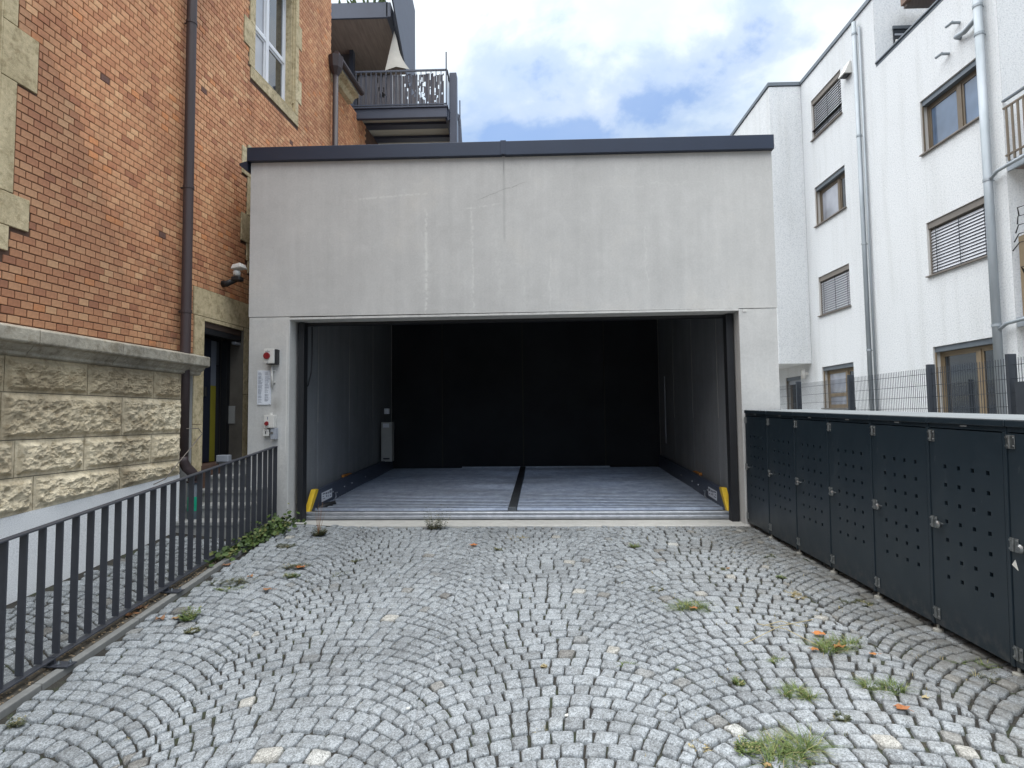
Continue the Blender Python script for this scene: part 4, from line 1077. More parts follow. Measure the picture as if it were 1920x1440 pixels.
# faces towards the camera: gable, terrace wall, body
MB().box(.002, 12, -.003, .0, -.5, 10.28).build('gable_wall', STUC, rb)
MB().box(.002, 12, NT - .003, NT, 10.0, 12.1).build('terrace_wall', STUC, rb)
MB().box(.30, 12, .3, 16, -.5, 9.9).build('core', DARKIN, rb)
MB().box(.25, 12, .01, NT - .01, 9.92, 10.0).build('terrace_floor', COPE, rb)
MB().box(.0, .25, .0, NT - .004, 10.285, 10.36).build('coping', COPE, rb, bevel=.006); 
MB().box(-.035, .27, -.03, NT - .004, 10.362, 10.40).build('coping', COPE, rb, bevel=.005)
MB().box(.001, .25, NT + .002, 16, 12.1, 12.12).build('roof_edge', STUC, rb)
MB().box(-.04, 12, NT - .02, 16.02, 12.122, 12.24).build('roof', COPE, rb, bevel=.006)
# projecting bay
BY = 18.32 - 10.73
MB().box(-1.02, -.003, BY, 16.6, 3.08, 12.1).build('bay', STUC, rb, bevel=.01)
MB().box(-1.06, -.045, BY - .03, 16.62, 12.122, 12.24).build('bay_coping', COPE, rb, bevel=.006)
MB().box(-1.025, -1.018, BY + 2.6, BY + 3.4, 10.0, 11.3).build('bay_window', BRONZE, rb)
# windows
def blind_win(a, b, c, e, mirror=False):
    d = .085
    W = MB().box(d + .08, d + .11, a + .002, b - .002, c + .002, e - .002).build('window', GLASS_D, rb)
    m = MB(); m.box(.03, d + .08, a + .002, b - .002, e - .14, e - .002); m.box(d - .03, d + .03, a + .002, a + .03, c + .03, e - .14); m.box(d - .03, d + .03, b - .03, b - .002, c + .03, e - .14)
    m.build('blind_box', SILLM, W)
    sl = MB(); n = 15; h = (e - .15 - c - .03) / n; L_ = b - a - .07
    sl.add([(-.016, 0, -.033), (.014, 0, .034), (.014, L_, .034), (-.016, L_, -.033), (-.020, 0, -.032), (.010, 0, .035), (.010, L_, .035), (-.020, L_, -.032)], [(0, 1, 2, 3), (7, 6, 5, 4), (0, 3, 7, 4), (1, 5, 6, 2)])
    me = sl.mesh('slat', BLINDM)
    for k in range(n): link('slat', me, W, loc=(d, a + .035, c + .035 + k * h))
    for t in (.12, .5, .88): MB().box(d - .04, d - .036, a + (b - a) * t - .008, a + (b - a) * t + .008, c + .03, e - .14).build('blind_tape', PLBLACK, W)
    sill(a, b, c)
def sill(a, b, c):
    MB().box(-.06, .16, a - .03, b + .03, c - .028, c + .0015).build('sill', SILLM, rb, bevel=.004)
def open_win(a, b, c, e, split=.5, fm=BRONZE, g1=GLASS_B, g2=GLASS_B, sl=True, trans=None, dbl=False):
    d = .15; fr = MB(); f = .06
    fr.box(d, d + .07, a, a + f, c, e); fr.box(d, d + .07, b - f, b, c, e); fr.box(d, d + .07, a + f, b - f, c, c + f); fr.box(d, d + .07, a + f, b - f, e - f - .12, e - .12)
    W = fr.build('window', fm, rb, bevel=.004)
    MB().box(.04, d + .07, a + .002, b - .002, e - .118, e - .002).build('blind_box', COPE, W)
    m_ = a + (b - a) * split
    MB().box(d - .01, d + .07, m_ - .055, m_ + .055, c + f, e - f - .12).build('mullion', fm, W, bevel=.004)
    for (p, q, gm) in ((a + f, m_ - .055, g1), (m_ + .055, b - f, g2)):
        s = MB(); g_ = .045; lo_, hi_ = c + f, e - f - .12
        s.box(d + .01, d + .06, p, p + g_, lo_, hi_); s.box(d + .01, d + .06, q - g_, q, lo_, hi_); s.box(d + .01, d + .06, p + g_, q - g_, lo_, lo_ + g_); s.box(d + .01, d + .06, p + g_, q - g_, hi_ - g_, hi_)
        if trans: s.box(d + .01, d + .06, p + g_, q - g_, trans - .05, trans + .05)
        s.build('sash', fm, W, bevel=.003)
        MB().box(d + .03, d + .04, p + g_, q - g_, lo_ + g_, hi_ - g_).build('pane', gm, W)
    for yy in (a + .02, b - .02): MB().box(.035, .06, yy - .012, yy + .012, c, e - .12).build('guide_rail', fm, W)
    MB().box(.22, .3, a - .0, b + .0, c, e).build('backing', DARKIN, W)
    if sl: sill(a, b, c)
blind_win(*ops[0]); open_win(*ops[1], .35, g1=GLASS_D, g2=GLASS_L); blind_win(*ops[2]); open_win(*ops[3], .36, fm=OAKF, g1=GLASS_D, g2=GLASS_L, trans=2.05)
open_win(*ops[4], .45); blind_win(*ops[5]); open_win(*ops[6], .38, fm=OAKF, g1=GLASS_D, g2=GLASS_D, sl=False)
open_win(*ops[7], .5, g1=GLASS_D, g2=GLASS_D, sl=False)
MB().box(.1, .14, ops[7][0], ops[7][1], 2.5, 2.7).build('blind_box', PLGREY, rb)
# terrace window and awning
def tl(px, py):
    p = onY(px, py, 14.4); return p[0] - RX, p[2]
wx, wz = tl(1674, 52)
tw = MB().box(wx, wx + 1.6, NT - .03, NT - .004, 10.0, wz).build('window', GLASS_D, rb)
MB().box(wx - .02, wx + 1.62, NT - .06, NT - .031, wz - .05, wz + .03).build('frame', COPE, tw)
MB().box(wx + .03, wx + 1.58, NT - .045, NT - .031, wz - .22, wz - .17).build('slat', PLGREY, tw)
ax, az_ = tl(1681, 33)
MB().box(ax, ax + 2.2, NT - .42, NT - .30, az_ + .02, az_ + .30).build('canopy_beam', WOODD, rb, bevel=.01)
MB().box(ax - .06, ax + .08, NT - 2.3, NT - .28, az_ + .10, az_ + .34).build('canopy_rafter', mat_basic('canopy_wood', (.26, .17, .13), None, 3, .6), rb, bevel=.01)
MB().box(ax + .09, ax + 2.2, NT - 2.3, NT - .43, az_ + .345, az_ + .36).build('canopy_glass', GLASS_L, rb)
m = MB(); m.tube([(ax - .35, NT - .9, az_ + .42), (ax + .02, NT - .9, az_ + .38)], .02, 6); m.tube([(ax - .35, NT - .9, az_ + .42), (ax - .02, NT - .3, az_ + .25)], .02, 6); m.build('canopy_rod', PIPE_G, rb)
# downpipes
for (yy, top, lab, r_, dbl) in ((15.08, 11.95, 'zinc downpipe between the two window columns of the white building', .055, True), (11.02, 9.72, 'zinc downpipe at the near corner of the white building', .075, False)):
    dp = empty('drainpipe', (RX, yy, 0), 0, lab, 'drainpipe')
    m = MB(); m.tube([(-.12, 0, .5), (-.12, 0, top)], r_, 14); m.build('pipe', PIPE_G, dp, smooth=True)
    if dbl:
        m = MB(); m.tube([(-.06, -.12, .5), (-.06, -.12, top - .2)], .028, 8); m.build('lightning_rod', PIPE_G, dp, smooth=True)
    for zz in (3.1, 5.9, 8.8, top - .35):
        m = MB(); m.tube([(-.12, 0, zz), (-.12, 0, zz + .05)], r_ + .01, 14); m.tube([(-.10, 0, zz + .02), (0.01, 0, zz + .02)], .012, 6); m.build('bracket', PIPE_G, dp)
    if not dbl:
        for (z1_, s) in ((9.25, 1), (9.02, 0)):
            m = MB(); m.tube([(-.12, 0, 9.3), (-.13, .45, 9.42)], .05, 10); 
        m = MB(); m.tube([(-.12, .02, 9.20), (-.12, .35, 9.12), (-.10, .60, 9.18), (.0, .62, 9.18)], .05, 10); m.build('branch', PIPE_G, dp, smooth=True)
        for yy2, zz2 in ((.62, 9.5), (.95, 9.05)):
            m = MB(); m.tube([(-.16, yy2, zz2), (.01, yy2, zz2)], .03, 8); m.tube([(-.16, yy2 - .02, zz2), (-.16, yy2 + .16, zz2 + .02)], .03, 8); m.build('spout', PIPE_G, dp)
        for zt in (5.9, 3.02):
            m = MB(); m.tube([(-.12, -.02, zt), (-.14, -.25, zt + .10), (-.12, -.5, zt + .12), (-.10, -.9, zt + .15)], .032, 10); m.build('branch', PIPE_G, dp, smooth=True)
# vent hood and small lamp
vb = empty('vent_hood', (RX, 15.62, 10.95), 0, 'small white metal vent hood beside the downpipe below the roof', 'vent')
m = MB(); m.hexa([(-.22, -.16, -.15), (0, -.16, -.15), (0, .16, -.15), (-.22, .16, -.15), (-.04, -.14, .2), (0, -.14, .2), (0, .14, .2), (-.04, .14, .2)]); m.build('hood', PLWHITE, vb, bevel=.01)
m = MB(); m.box(-.17, -.02, -.12, .12, -.17, -.152); m.build('grille', PLBLACK, vb)
vb = empty('terrace_spotlight', (RX + .52, 14.4, 10.85), 0, 'little white spotlight on the shaded roof terrace wall', 'lamp')
m = MB(); m.hexa([(-.06, -.12, -.04), (.06, -.12, -.04), (.04, 0, -.03), (-.04, 0, -.03), (-.06, -.08, .10), (.06, -.08, .10), (.04, 0, .05), (-.04, 0, .05)]); m.build('head', PLWHITE, vb, bevel=.01)
m = MB(); m.tube([(0, -.03, 0), (0, .0, -.08)], .02, 8); m.build('mount', PLWHITE, vb)
vb = empty('soffit_lamp', (RX - .05, 18.6, 2.72), 0, 'small white cylinder wall lamp under the bay of the white building', 'lamp')
m = MB(); m.tube([(-.1, 0, -.1), (-.1, 0, .2)], .07, 12); m.build('housing', PLWHITE, vb, smooth=True); MB().box(-.1, .05, -.03, .03, .02, .1).build('arm', PLWHITE, vb)
# balconies at the gable
for z0, lab in ((6.12, 'upper steel balcony with brown bar railing at the gable of the white building'), (3.2, 'lower steel balcony at the gable of the white building')):
    bl = empty('steel_balcony', (RX, 10.73, z0), 0, lab, 'balcony')
    yl = -1.6
    MB().box(.05, 4, yl, -.01, -.12, 0).build('floor_slab', WOODD, bl, bevel=.01)
    MB().box(.0, .045, yl, -.01, -.16, .02).build('edge_beam', PIPE_G, bl, bevel=.004)
    if z0 > 5:
        for zz in (.12, 1.02): MB().box(-.03, .01, yl, -.02, zz, zz + .03).build('rail', BRONZE, bl)
        MB().box(-.04, .02, yl, -.02, 1.16, 1.19).build('handrail', COPE, bl)
        me = MB().box(-.025, .0, 0, .035, .02, 1.04).mesh('bar', BRONZE)
        for k in range(12): link('bar', me, bl, loc=(0, -.10 - k * .125, 0))
    else:
        for k in range(7):
            m = MB(); z_ = 1.35 + k * .16 if k < 5 else .9; pts = [(-.02 + .02 * k, -.05 - .02 * k, z_ - .1), (-.06, -.25, z_), (-.05, -.5, z_ - .02)]
            m.tube(pts, [.012, .009, .003], 5); m.build('plant_stem', BLACKC, bl)
        MB().box(.05, .10, -.5, -.1, -.0, 1.5).build('window_frame', OAKF, bl)

# wire fence on the terrace
FX = 7.0
wf = empty('wire_fence', (FX, 0, 0), 0, 'dark double wire mesh fence with square posts in front of the white building', 'fence')
py_ = [15.0, 12.55, 10.12, 8.42]
Ftop = 2.27
def postY(px): return FX * F / (px - 988)
posts = [postY(1492), postY(1588), postY(1734), postY(1880)]
for y in posts: B('post', ANTH, wf, -.06, .06, y - .03, y + .03, .5, Ftop + .06, bevel=.004)
ve = MB().box(-.003, .003, -.003, .003, .6, Ftop).mesh('wire', ANTH)
y = 7.0; kk = 0
while y < posts[0] + 2.4 and kk < 230:
    link('wire', ve, wf, loc=(0, y, 0)); y += .05; kk += 1
for z in np.arange(.7, Ftop, .2): B('cross_wire', ANTH, wf, -.009, -.003, 7.0, posts[0] + 2.4, z - .004 + .07, z + .004 + .07)
gt = empty('garden_gate', (FX, 0, 0), 0, 'dark steel garden gate leaf at the right end of the wire fence', 'gate')
for a in (6.6, 8.12): B('gate_post', ANTH, gt, -.05, .02, a, a + .06, .55, 1.93, bevel=.004)
B('gate_rail', ANTH, gt, -.045, .015, 6.66, 8.12, 1.88, 1.93); B('lock_box', ANTH, gt, -.06, .04, 8.20, 8.36, 1.2, 1.92)
ve2 = MB().box(-.02, -.014, -.004, .004, .6, 1.88).mesh('wire', ANTH)
for k in range(14): link('wire', ve2, gt, loc=(0, 6.72 + k * .1, 0))

# ------------------------------------------------------------------ balconies behind on the left
BYf = 14.0
def pY(px, py, Y=BYf): return onY(px, py, Y)
a = pY(645, 203); b = pY(838, 200)
zf_ = (a[2] + b[2]) / 2; x0, x1 = a[0], b[0]; depth = 2.9
lbal = empty('steel_balcony', (0, BYf, 0), 0, 'dark steel balcony wrapped in weathered reed matting behind the garage roof', 'balcony')
B('edge_beam', STEELB, lbal, x0 - .05, x1, 0, .10, zf_ - .27, zf_ - .02, bevel=.006)
B('deck_edge', STEELB, lbal, x0 - .05, x1 + .03, -.03, .12, zf_ - .018, zf_ + .02)
for k in range(4): B('cross_beam', STEELB, lbal, x0 + .12, x1 - .05, .62 + k * .72, .86 + k * .72, zf_ - .13, zf_ - .06)
for k in range(4): B('floor_board', SOFF, lbal, x0 + .1, x1 - .05, .10 + k * .72, .80 + k * .72, zf_ - .055, zf_ - .02)
B('side_beam', STEELB, lbal, x0 - .05, x0 + .10, .10, depth, zf_ - .30, zf_ - .02); B('side_beam', STEELB, lbal, x1 - .05, x1 + .04, .10, depth, zf_ - .30, zf_ - .02)
rt = pY(750, 131)[2]
B('handrail', STEELB, lbal, x0 - .0 + .28, x1, 0, .04, rt - .04, rt)
B('bottom_rail', STEELB, lbal, x0, x1, 0, .03, zf_ + .06, zf_ + .09)
me = MB().box(-.009, .009, .005, .025, zf_ + .05, rt - .04).mesh('bar', STEELB)
nb = 19
for k in range(nb): link('bar', me, lbal, loc=(x0 + .30 + (x1 - x0 - .32) * k / (nb - 1), 0, 0))
B('corner_rod', STEELB, lbal, x1 - .03, x1, 0, .03, zf_, pY(833, 97)[2])
B('handrail', STEELB, lbal, x1 - .02, x1 + .02, .04, depth, rt - .04, rt)
for k in range(10): link('bar', me, lbal, loc=(x1, .2 + k * .28, 0))
# reed matting: many uneven strips
NR = 72; m = MB()
for k in range(NR):
    ww0 = (x1 - x0 - .42) / NR; xa_ = x0 + .34 + ww0 * k; ww = ww0 * random.uniform(.8, 1.1)
    top = rt - .07 - abs(random.gauss(0, .03)); yy = .05 + random.uniform(0, .02); z_ = zf_ + .05; fr_ = k / NR
    gap = (.22 < fr_ < .32) or (fr_ > .52)
    cuts = sorted(random.uniform(zf_ + .1, top - .1) for _ in range(random.choice((0, 1, 1, 2, 3)) if gap else 0))
    for c0 in cuts + [top]:
        e_ = max(c0, z_ + .02)
        m.hexa([(xa_ + random.uniform(-.004, .004), yy, z_), (xa_ + ww, yy, z_), (xa_ + ww, yy + .01, z_), (xa_, yy + .01, z_), (xa_, yy, e_), (xa_ + ww * random.uniform(.7, 1), yy, e_), (xa_ + ww, yy + .01, e_), (xa_, yy + .01, e_)])
        z_ = e_ + random.uniform(.04, .16)
        if z_ > top - .03: break
tag(m.build('reed_screen', REED, lbal), kind='stuff')
# low planter side
B('side_railing', STEELB, lbal, x0 + .02, x0 + .30, 0.02, .04, pY(660, 166)[2] - .03, pY(660, 166)[2])
for k in range(4): link('bar', MB().box(-.008, .008, .02, .035, zf_, pY(660, 166)[2]).mesh('bar', STEELB), lbal, loc=(x0 + .03 + k * .09, 0, 0))
# tall post and back house piece
pp = pY(843, 138, 14.2); pq_ = pY(856, 138, 14.2)
B('post', STEELB, lbal, pp[0], pq_[0], .15, .40, 3, pp[2], bevel=.01)
B('rear_post', STEELB, lbal, pY(861, 190, 16)[0], pY(863, 190, 16)[0], 2.0, 2.05, 3, pY(861, 188, 16)[2])
p = pY(866, 230, 17); m = MB(); m.prism([(p[0] - .12, p[2] + .3), (p[0] - .05, p[2] + .2), (p[0] + .25, 5), (p[0] - .12, 5)], 'y', 3.0, 3.2); fixn(m.build('side_screen', STEELB, lbal))

# upper balcony / house beyond
uh = empty('timber_balcony', (0, 15, 0), 0, 'upper roofed balcony with brown soffit and dark side screen, behind the brick wall', 'balcony')
zt = pY(650, 36, 15)[2]; xr = pY(725, 36, 15)[0]; xl = -7.0
m = MB(); m.box(xl, xr, 0, 2.6, zt, zt + .10); m.build('soffit', WOODD, uh)
B('edge_beam', STEELB, uh, xl, xr + .04, -.06, -.003, zt - .02, zt + .42, bevel=.006)
B('side_beam', STEELB, uh, xr + .002, xr + .12, -.06, 2.8, zt + .0, zt + .40)
B('handrail', STEELB, uh, xl, xr, -.04, .0, zt + 1.0, zt + 1.05)
for k in range(12): B('bar', STEELB, uh, xl + .4 + k * .11, xl + .42 + k * .11, -.02, -.005, zt + .42, zt + 1.0)
m = MB(); random.seed(5)
for k in range(30):
    x_ = xl + .9 + random.random() * (xr - xl - .9); h_ = random.uniform(.08, .28); m.tube([(x_, -.03, zt + .42), (x_ + random.uniform(-.08, .08), -.08, zt + .42 + h_)], [.04, .01], 5)
m.build('planter_greenery', IVY, uh)
B('wall', mat_basic('grey_house_wall', (.10, .10, .11), (.085, .085, .095), 2, .8), uh, xl, pY(660, 100, 16.5)[0], 1.5, 1.7, 6, zt)
B('wall_return', bpy.data.materials['grey_house_wall'], uh, xl, xr - .5, 2.55, 2.7, 6, zt)
B('window_frame', STEELB, uh, pY(657, 100, 16.4)[0], pY(664, 100, 16.4)[0], 1.3, 1.5, 8, zt)
# dark side screen rising towards the viewer
m = MB(); A = onY(735, -60, 13.9); B2 = onY(775, 62, 17.3); C2 = onY(775, 128, 17.3); xs_ = B2[0]
m.add([(xs_ - .04, -1.2, zt + 2.9), (xs_ - .04, 2.6, zt + 2.1), (xs_ - .04, 2.6, 9.2 + 1.7), (xs_ - .04, -1.2, zt + .6), (xs_, -1.2, zt + 2.9), (xs_, 2.6, zt + 2.1), (xs_, 2.6, 9.2 + 1.7), (xs_, -1.2, zt + .6)], [(0, 1, 2, 3), (7, 6, 5, 4), (0, 4, 5, 1), (1, 5, 6, 2), (2, 6, 7, 3), (3, 7, 4, 0)])
fixn(m.build('side_screen', STEELB, uh))
ss = empty('sun_sail', (0, 15.2, 0), 0, 'pale triangular sun sail hanging between the two balconies', 'sail')
T_ = onY(739, 58, 15.3); L1 = onY(722, 132, 15.3); R1 = onY(768, 130, 15.3); M1 = onY(744, 131, 15.0)
m = MB(); seg = 8; vs = []
for i in range(seg + 1):
    t = i / seg; c_ = 1 - .35 * math.sin(t * PI) 
    l = T_ * (1 - t) + L1 * t; r_ = T_ * (1 - t) + R1 * t; r_ = r_ + (l - r_) * .22 * math.sin(t * PI); mm = (l + r_) / 2 + np.array([0, -.15 * t, 0])
    for q in (l, mm, r_): vs.append((q[0], q[1] - 15.2, q[2]))
n_ = len(vs); vs += [(x, y + .008, z) for x, y, z in vs]
fs = []
for i in range(seg):
    for k in (0, 1):
        q = (i * 3 + k, i * 3 + k + 1, (i + 1) * 3 + k + 1, (i + 1) * 3 + k); fs.append(q); fs.append(tuple(v + n_ for v in q[::-1]))
m.add(vs, fs); m.build('cloth', CLOTH, ss, smooth=True)
m = MB(); m.tube([(T_[0], T_[1] - 15.2, T_[2]), (T_[0], -.1, zt + .3)], .01, 6); m.build('cord', STEELB, ss)

# ------------------------------------------------------------------ weeds and leaves
random.seed(11)
def blade(m, x, y, z, h, lean, az, wd, tint):
    n = 4; L_ = []; dx, dy = math.cos(az), math.sin(az); px_, py2 = -dy, dx
    for i in range(n + 1):
        t = i / n; out = lean * t * t; zz_ = h * (t - .25 * t * t * min(lean / max(h, .01), 1.5)); ww = wd * (1 - t * .9)
        cx, cy = x + dx * out, y + dy * out
        L_.append((cx - px_ * ww, cy - py2 * ww, z + zz_)); L_.append((cx + px_ * ww, cy + py2 * ww, z + zz_))
    m.add(L_, [(2 * i, 2 * i + 1, 2 * i + 3, 2 * i + 2) for i in range(n)], tint)
def leafy(m, x, y, z, h, lean, az, wd, tint):
    # stem with opposite small leaves
    steps = 6
    for i in range(1, steps + 1):
        t = i / steps; cx, cy, cz = x + math.cos(az) * lean * t, y + math.sin(az) * lean * t, z + h * t
        for s in (-1, 1):
            a = az + s * 1.3 + random.uniform(-.4, .4); l = wd * random.uniform(.7, 1.2); w2 = l * .3
            ex, ey, ez = cx + math.cos(a) * l, cy + math.sin(a) * l, cz + l * random.uniform(-.1, .5)
            mx_, my_, mz_ = (cx + ex) / 2, (cy + ey) / 2, (cz + ez) / 2 + l * .1
            m.add([(cx, cy, cz), (mx_ - math.sin(a) * w2, my_ + math.cos(a) * w2, mz_), (ex, ey, ez), (mx_ + math.sin(a) * w2, my_ - math.cos(a) * w2, mz_)], [(0, 1, 2, 3)], min(1, max(0, tint + random.uniform(-.2, .2))))
    blade(m, x, y, z, h, lean, az, .002, tint * .5)
def plant(px, py, wpx, hgt, kind, label, mat=GRASS, dens=1.0, name='grass_tuft', cat='weed'):
    p = gnd(px, py); rad = wpx / 2 * p[1] / F
    m = MB(); n = int((30 + rad * 1500) * dens)
    nc = max(1, int(rad * 55)); cl = [(random.gauss(0, rad * .42), random.gauss(0, rad * .30), random.uniform(.45, 1.1)) for _ in range(nc)]
    if kind == 'leafy': cl = [(q[0] * .45, q[1] * .45, q[2]) for q in cl]
    for _ in range(n):
        cx_, cy_, hk = random.choice(cl)
        a = random.uniform(0, 2 * PI); r = rad * .26 * math.sqrt(random.random()); x, y = cx_ + r * math.cos(a), cy_ + r * math.sin(a) * .7
        az = a + random.uniform(-1.2, 1.2); h = hgt * hk * random.uniform(.25, 1.0); tt = random.random() ** 1.1
        if kind == 'grass': blade(m, x, y, -.012, h, rad * random.uniform(.2, .8) + .01, az, .0030, tt)
        elif kind == 'mix':
            if random.random() < .6: blade(m, x, y, -.012, h, rad * random.uniform(.2, .8) + .01, az, .0030, tt)
            elif random.random() < .35: leafy(m, x, y, -.012, h * .7, rad * .4, az, .016, tt)
        elif kind == 'leafy' and random.random() < .45: leafy(m, x, y, -.012, h, rad * .5, az, min(.024, max(.014, hgt * .18)), tt)
        elif kind == 'rosette' and random.random() < .5: blade(m, x * .3, y * .3, -.008, h * .35, rad * random.uniform(.7, 1.1), az, .006, tt)
    o = m.build(name, mat, None, loc=tuple(p)); return tag(o, label, cat)
W = [
 (815, 992, 50, .40, 'leafy', 'bushy green weed growing at the middle of the concrete threshold', GRASS_D, .42, 'weed_plant'),
 (597, 1004, 34, .12, 'leafy', 'weed with tall thin bare stems at the left end of the threshold', GRASS_D, 1, 'weed_plant'),
 (935, 1029, 30, .05, 'mix', 'small weed right of the orange leaf, a few rows before the threshold', GRASS_D, 1, 'weed_plant'),
 (1187, 1025, 26, .05, 'leafy', 'small dark weed among cobbles before the right half of the garage opening', GRASS, 1, 'weed_plant'),
 (1293, 1136, 82, .085, 'grass', 'wide grass tuft with a brown leaf in the middle of the right half', GRASS, 1.2, 'grass_tuft'),
 (1383, 1138, 30, .035, 'rosette', 'flat small weed just right of the wide mid grass tuft', GRASS_D, 1, 'weed_plant'),
 (1232, 1104, 26, .03, 'mix', 'thin weed just behind the wide mid grass tuft', GRASS_D, 1, 'weed_plant'),
 (1357, 1068, 28, .04, 'mix', 'pale weed in the far right cobbles before the third locker', GRASS_D, 1, 'weed_plant'),
 (1443, 1043, 28, .04, 'mix', 'tiny weed close to the lockers in the far right corner', GRASS_D, 1, 'weed_plant'),
 (1463, 1083, 22, .04, 'leafy', 'small bright green weed beside the third locker', GRASS, 1, 'weed_plant'),
 (1500, 1118, 36, .04, 'mix', 'brownish weed patch between the mid tuft and the lockers', STRAW, .9, 'weed_plant'),
 (1608, 1128, 44, .03, 'mix', 'flat moss green weed at the foot of the fourth locker', GRASS_D, .9, 'weed_plant'),
 (1568, 1212, 96, .10, 'grass', 'big grass tuft strewn with orange leaves and dry straw', GRASS, 1.2, 'grass_tuft'),
 (1170, 1246, 34, .055, 'grass', 'lone small grass tuft just right of the driveway centre', GRASS, 1, 'grass_tuft'),
 (1485, 1290, 72, .075, 'grass', 'spreading grass tuft left of the single orange leaf', GRASS, 1.1, 'grass_tuft'),
 (1655, 1292, 84, .085, 'grass', 'spreading grass tuft directly behind the single orange leaf', GRASS, 1.2, 'grass_tuft'),
 (1478, 1412, 150, .13, 'grass', 'largest grass tuft at the bottom edge of the photo', GRASS, 1.35, 'grass_tuft'),
 (1405, 1405, 60, .07, 'leafy', 'yellow green leafy weed at the left side of the largest tuft', GRASS, 1, 'weed_plant'),
 (1385, 1280, 28, .06, 'leafy', 'small upright dark green weed left of the spreading tufts', GRASS, 1, 'weed_plant'),
 (1449, 1239, 30, .05, 'grass', 'small tuft at the end of the dry straw stalks', GRASS, 1, 'grass_tuft'),
 (1580, 1348, 44, .05, 'mix', 'dull weed between the largest tuft and the single orange leaf', GRASS_D, 1, 'weed_plant'),
 (1280, 1251, 30, .02, 'rosette', 'flat weed right of the lone small tuft near driveway centre', GRASS, 1, 'weed_plant'),
 (1830, 1243, 60, .045, 'grass', 'sparse pale grass tuft beside the near locker foot', GRASS, .5, 'grass_tuft'),
 (1845, 1272, 46, .055, 'grass', 'dark spidery weed in front of the near locker foot', GRASS_D, .6, 'weed_plant'),
 (356, 1160, 50, .12, 'leafy', 'bright green leafy weed by the kerb', GRASS, .5, 'weed_plant'),
 (362, 1184, 38, .05, 'leafy', 'low dark green weed just below the bright one by the kerb', GRASS_D, 1.2, 'weed_plant'),
 (445, 1092, 60, .07, 'mix', 'straggly weed patch with brown leaves near the kerb', GRASS_D, 1.2, 'weed_plant'),
 (430, 1103, 50, .05, 'mix', 'low weed at the front edge of the straggly kerb patch', GRASS, 1, 'weed_plant'),
 (545, 1064, 48, .06, 'mix', 'weed clump with one orange leaf left of the driveway centre', GRASS_D, 1.2, 'weed_plant'),
 (548, 1080, 30, .05, 'leafy', 'small weed in front of the clump with one orange leaf', GRASS, 1, 'weed_plant'),
 (632, 1078, 34, .06, 'grass', 'thin dark weed standing alone right of the kerb weeds', GRASS_D, .8, 'weed_plant'),
 (668, 1052, 24, .04, 'mix', 'tiny dark weed behind the thin lone one', GRASS_D, .8, 'weed_plant'),
 (535, 1024, 46, .04, 'mix', 'pale weed patch in the far left cobbles by the ivy', GRASS_D, .9, 'weed_plant'),
 (28, 1362, 36, .10, 'leafy', 'faint feathery weed at the lower left corner by the kerb', GRASS_D, .5, 'weed_plant'),
 (1022, 1250, 16, .04, 'mix', 'tiny yellowish weed in a joint at the driveway centre', STRAW, .9, 'weed_plant'),
 (1010, 1368, 34, .03, 'mix', 'brown dry moss clump at the bottom centre', STRAW, .8, 'weed_plant'),
 (1312, 1402, 44, .03, 'mix', 'dry brown weed left of the largest tuft', STRAW, .8, 'weed_plant'),
 (975, 1006, 40, .03, 'mix', 'reddish brown moss patch before the threshold centre', STRAW, .7, 'weed_plant'),
 (1520, 1048, 26, .03, 'mix', 'small weed tight against the third locker foot', GRASS_D, .7, 'weed_plant'),
 (1052, 1180, 14, .03, 'grass', 'sliver of grass in a long joint at the driveway centre', GRASS, .8, 'grass_tuft'),
]
for (px, py, wp, h, kd, lab, mt, dn, nm) in W: plant(px, py, wp, h, kd, lab, mt, dn, nm, 'grass' if nm == 'grass_tuft' else 'weed')
# bare stems of the threshold weed
p = gnd(597, 1003); m = MB()
for dx, h in ((-.05, .34), (.0, .42), (.03, .36), (.06, .46), (.09, .30), (-.02, .26)):
    m.tube([(0, 0, 0), (dx * .5, 0, h * .5), (dx, 0, h)], [.003, .002, .001], 4)
tag(m.build('dry_stems', LEAFB, None, loc=tuple(p)), 'thin bare brown stems rising from the weed at the left of the threshold', 'weed')
# ivy along the kerb end
m = MB()
for _ in range(950):
    t = random.random() ** .8; px_ = 420 + t * 118; py2 = 1052 - t * 66
    q = gnd(px_, py2); spread = .10 + .16 * (t > .7) * random.random()
    x, y = q[0] + random.gauss(0, spread * .5) - .04, q[1] + random.gauss(0, .13); z = kerb_z(min(y, 8)) - .02 + abs(random.gauss(0, .05 + .17 * max(0, t - .72)))
    y = min(y, 8.02); l = random.uniform(.018, .04); a = random.uniform(0, 2 * PI); n_ = Vector((random.gauss(0, .6), random.gauss(0, .6) - .4, 1)).normalized(); u_ = n_.orthogonal().normalized(); v_ = n_.cross(u_)
    c = Vector((x, y, z)); pts = [c + (u_ * math.cos(a + k * PI / 2.5) + v_ * math.sin(a + k * PI / 2.5)) * l * (1 if k % 2 == 0 else .75) for k in range(5)]
    m.add(pts, [(0, 1, 2, 3, 4)], random.random())
tag(m.build('ivy', IVY), 'ivy and ground cover spilling over the far end of the kerb', 'ivy', kind='stuff')
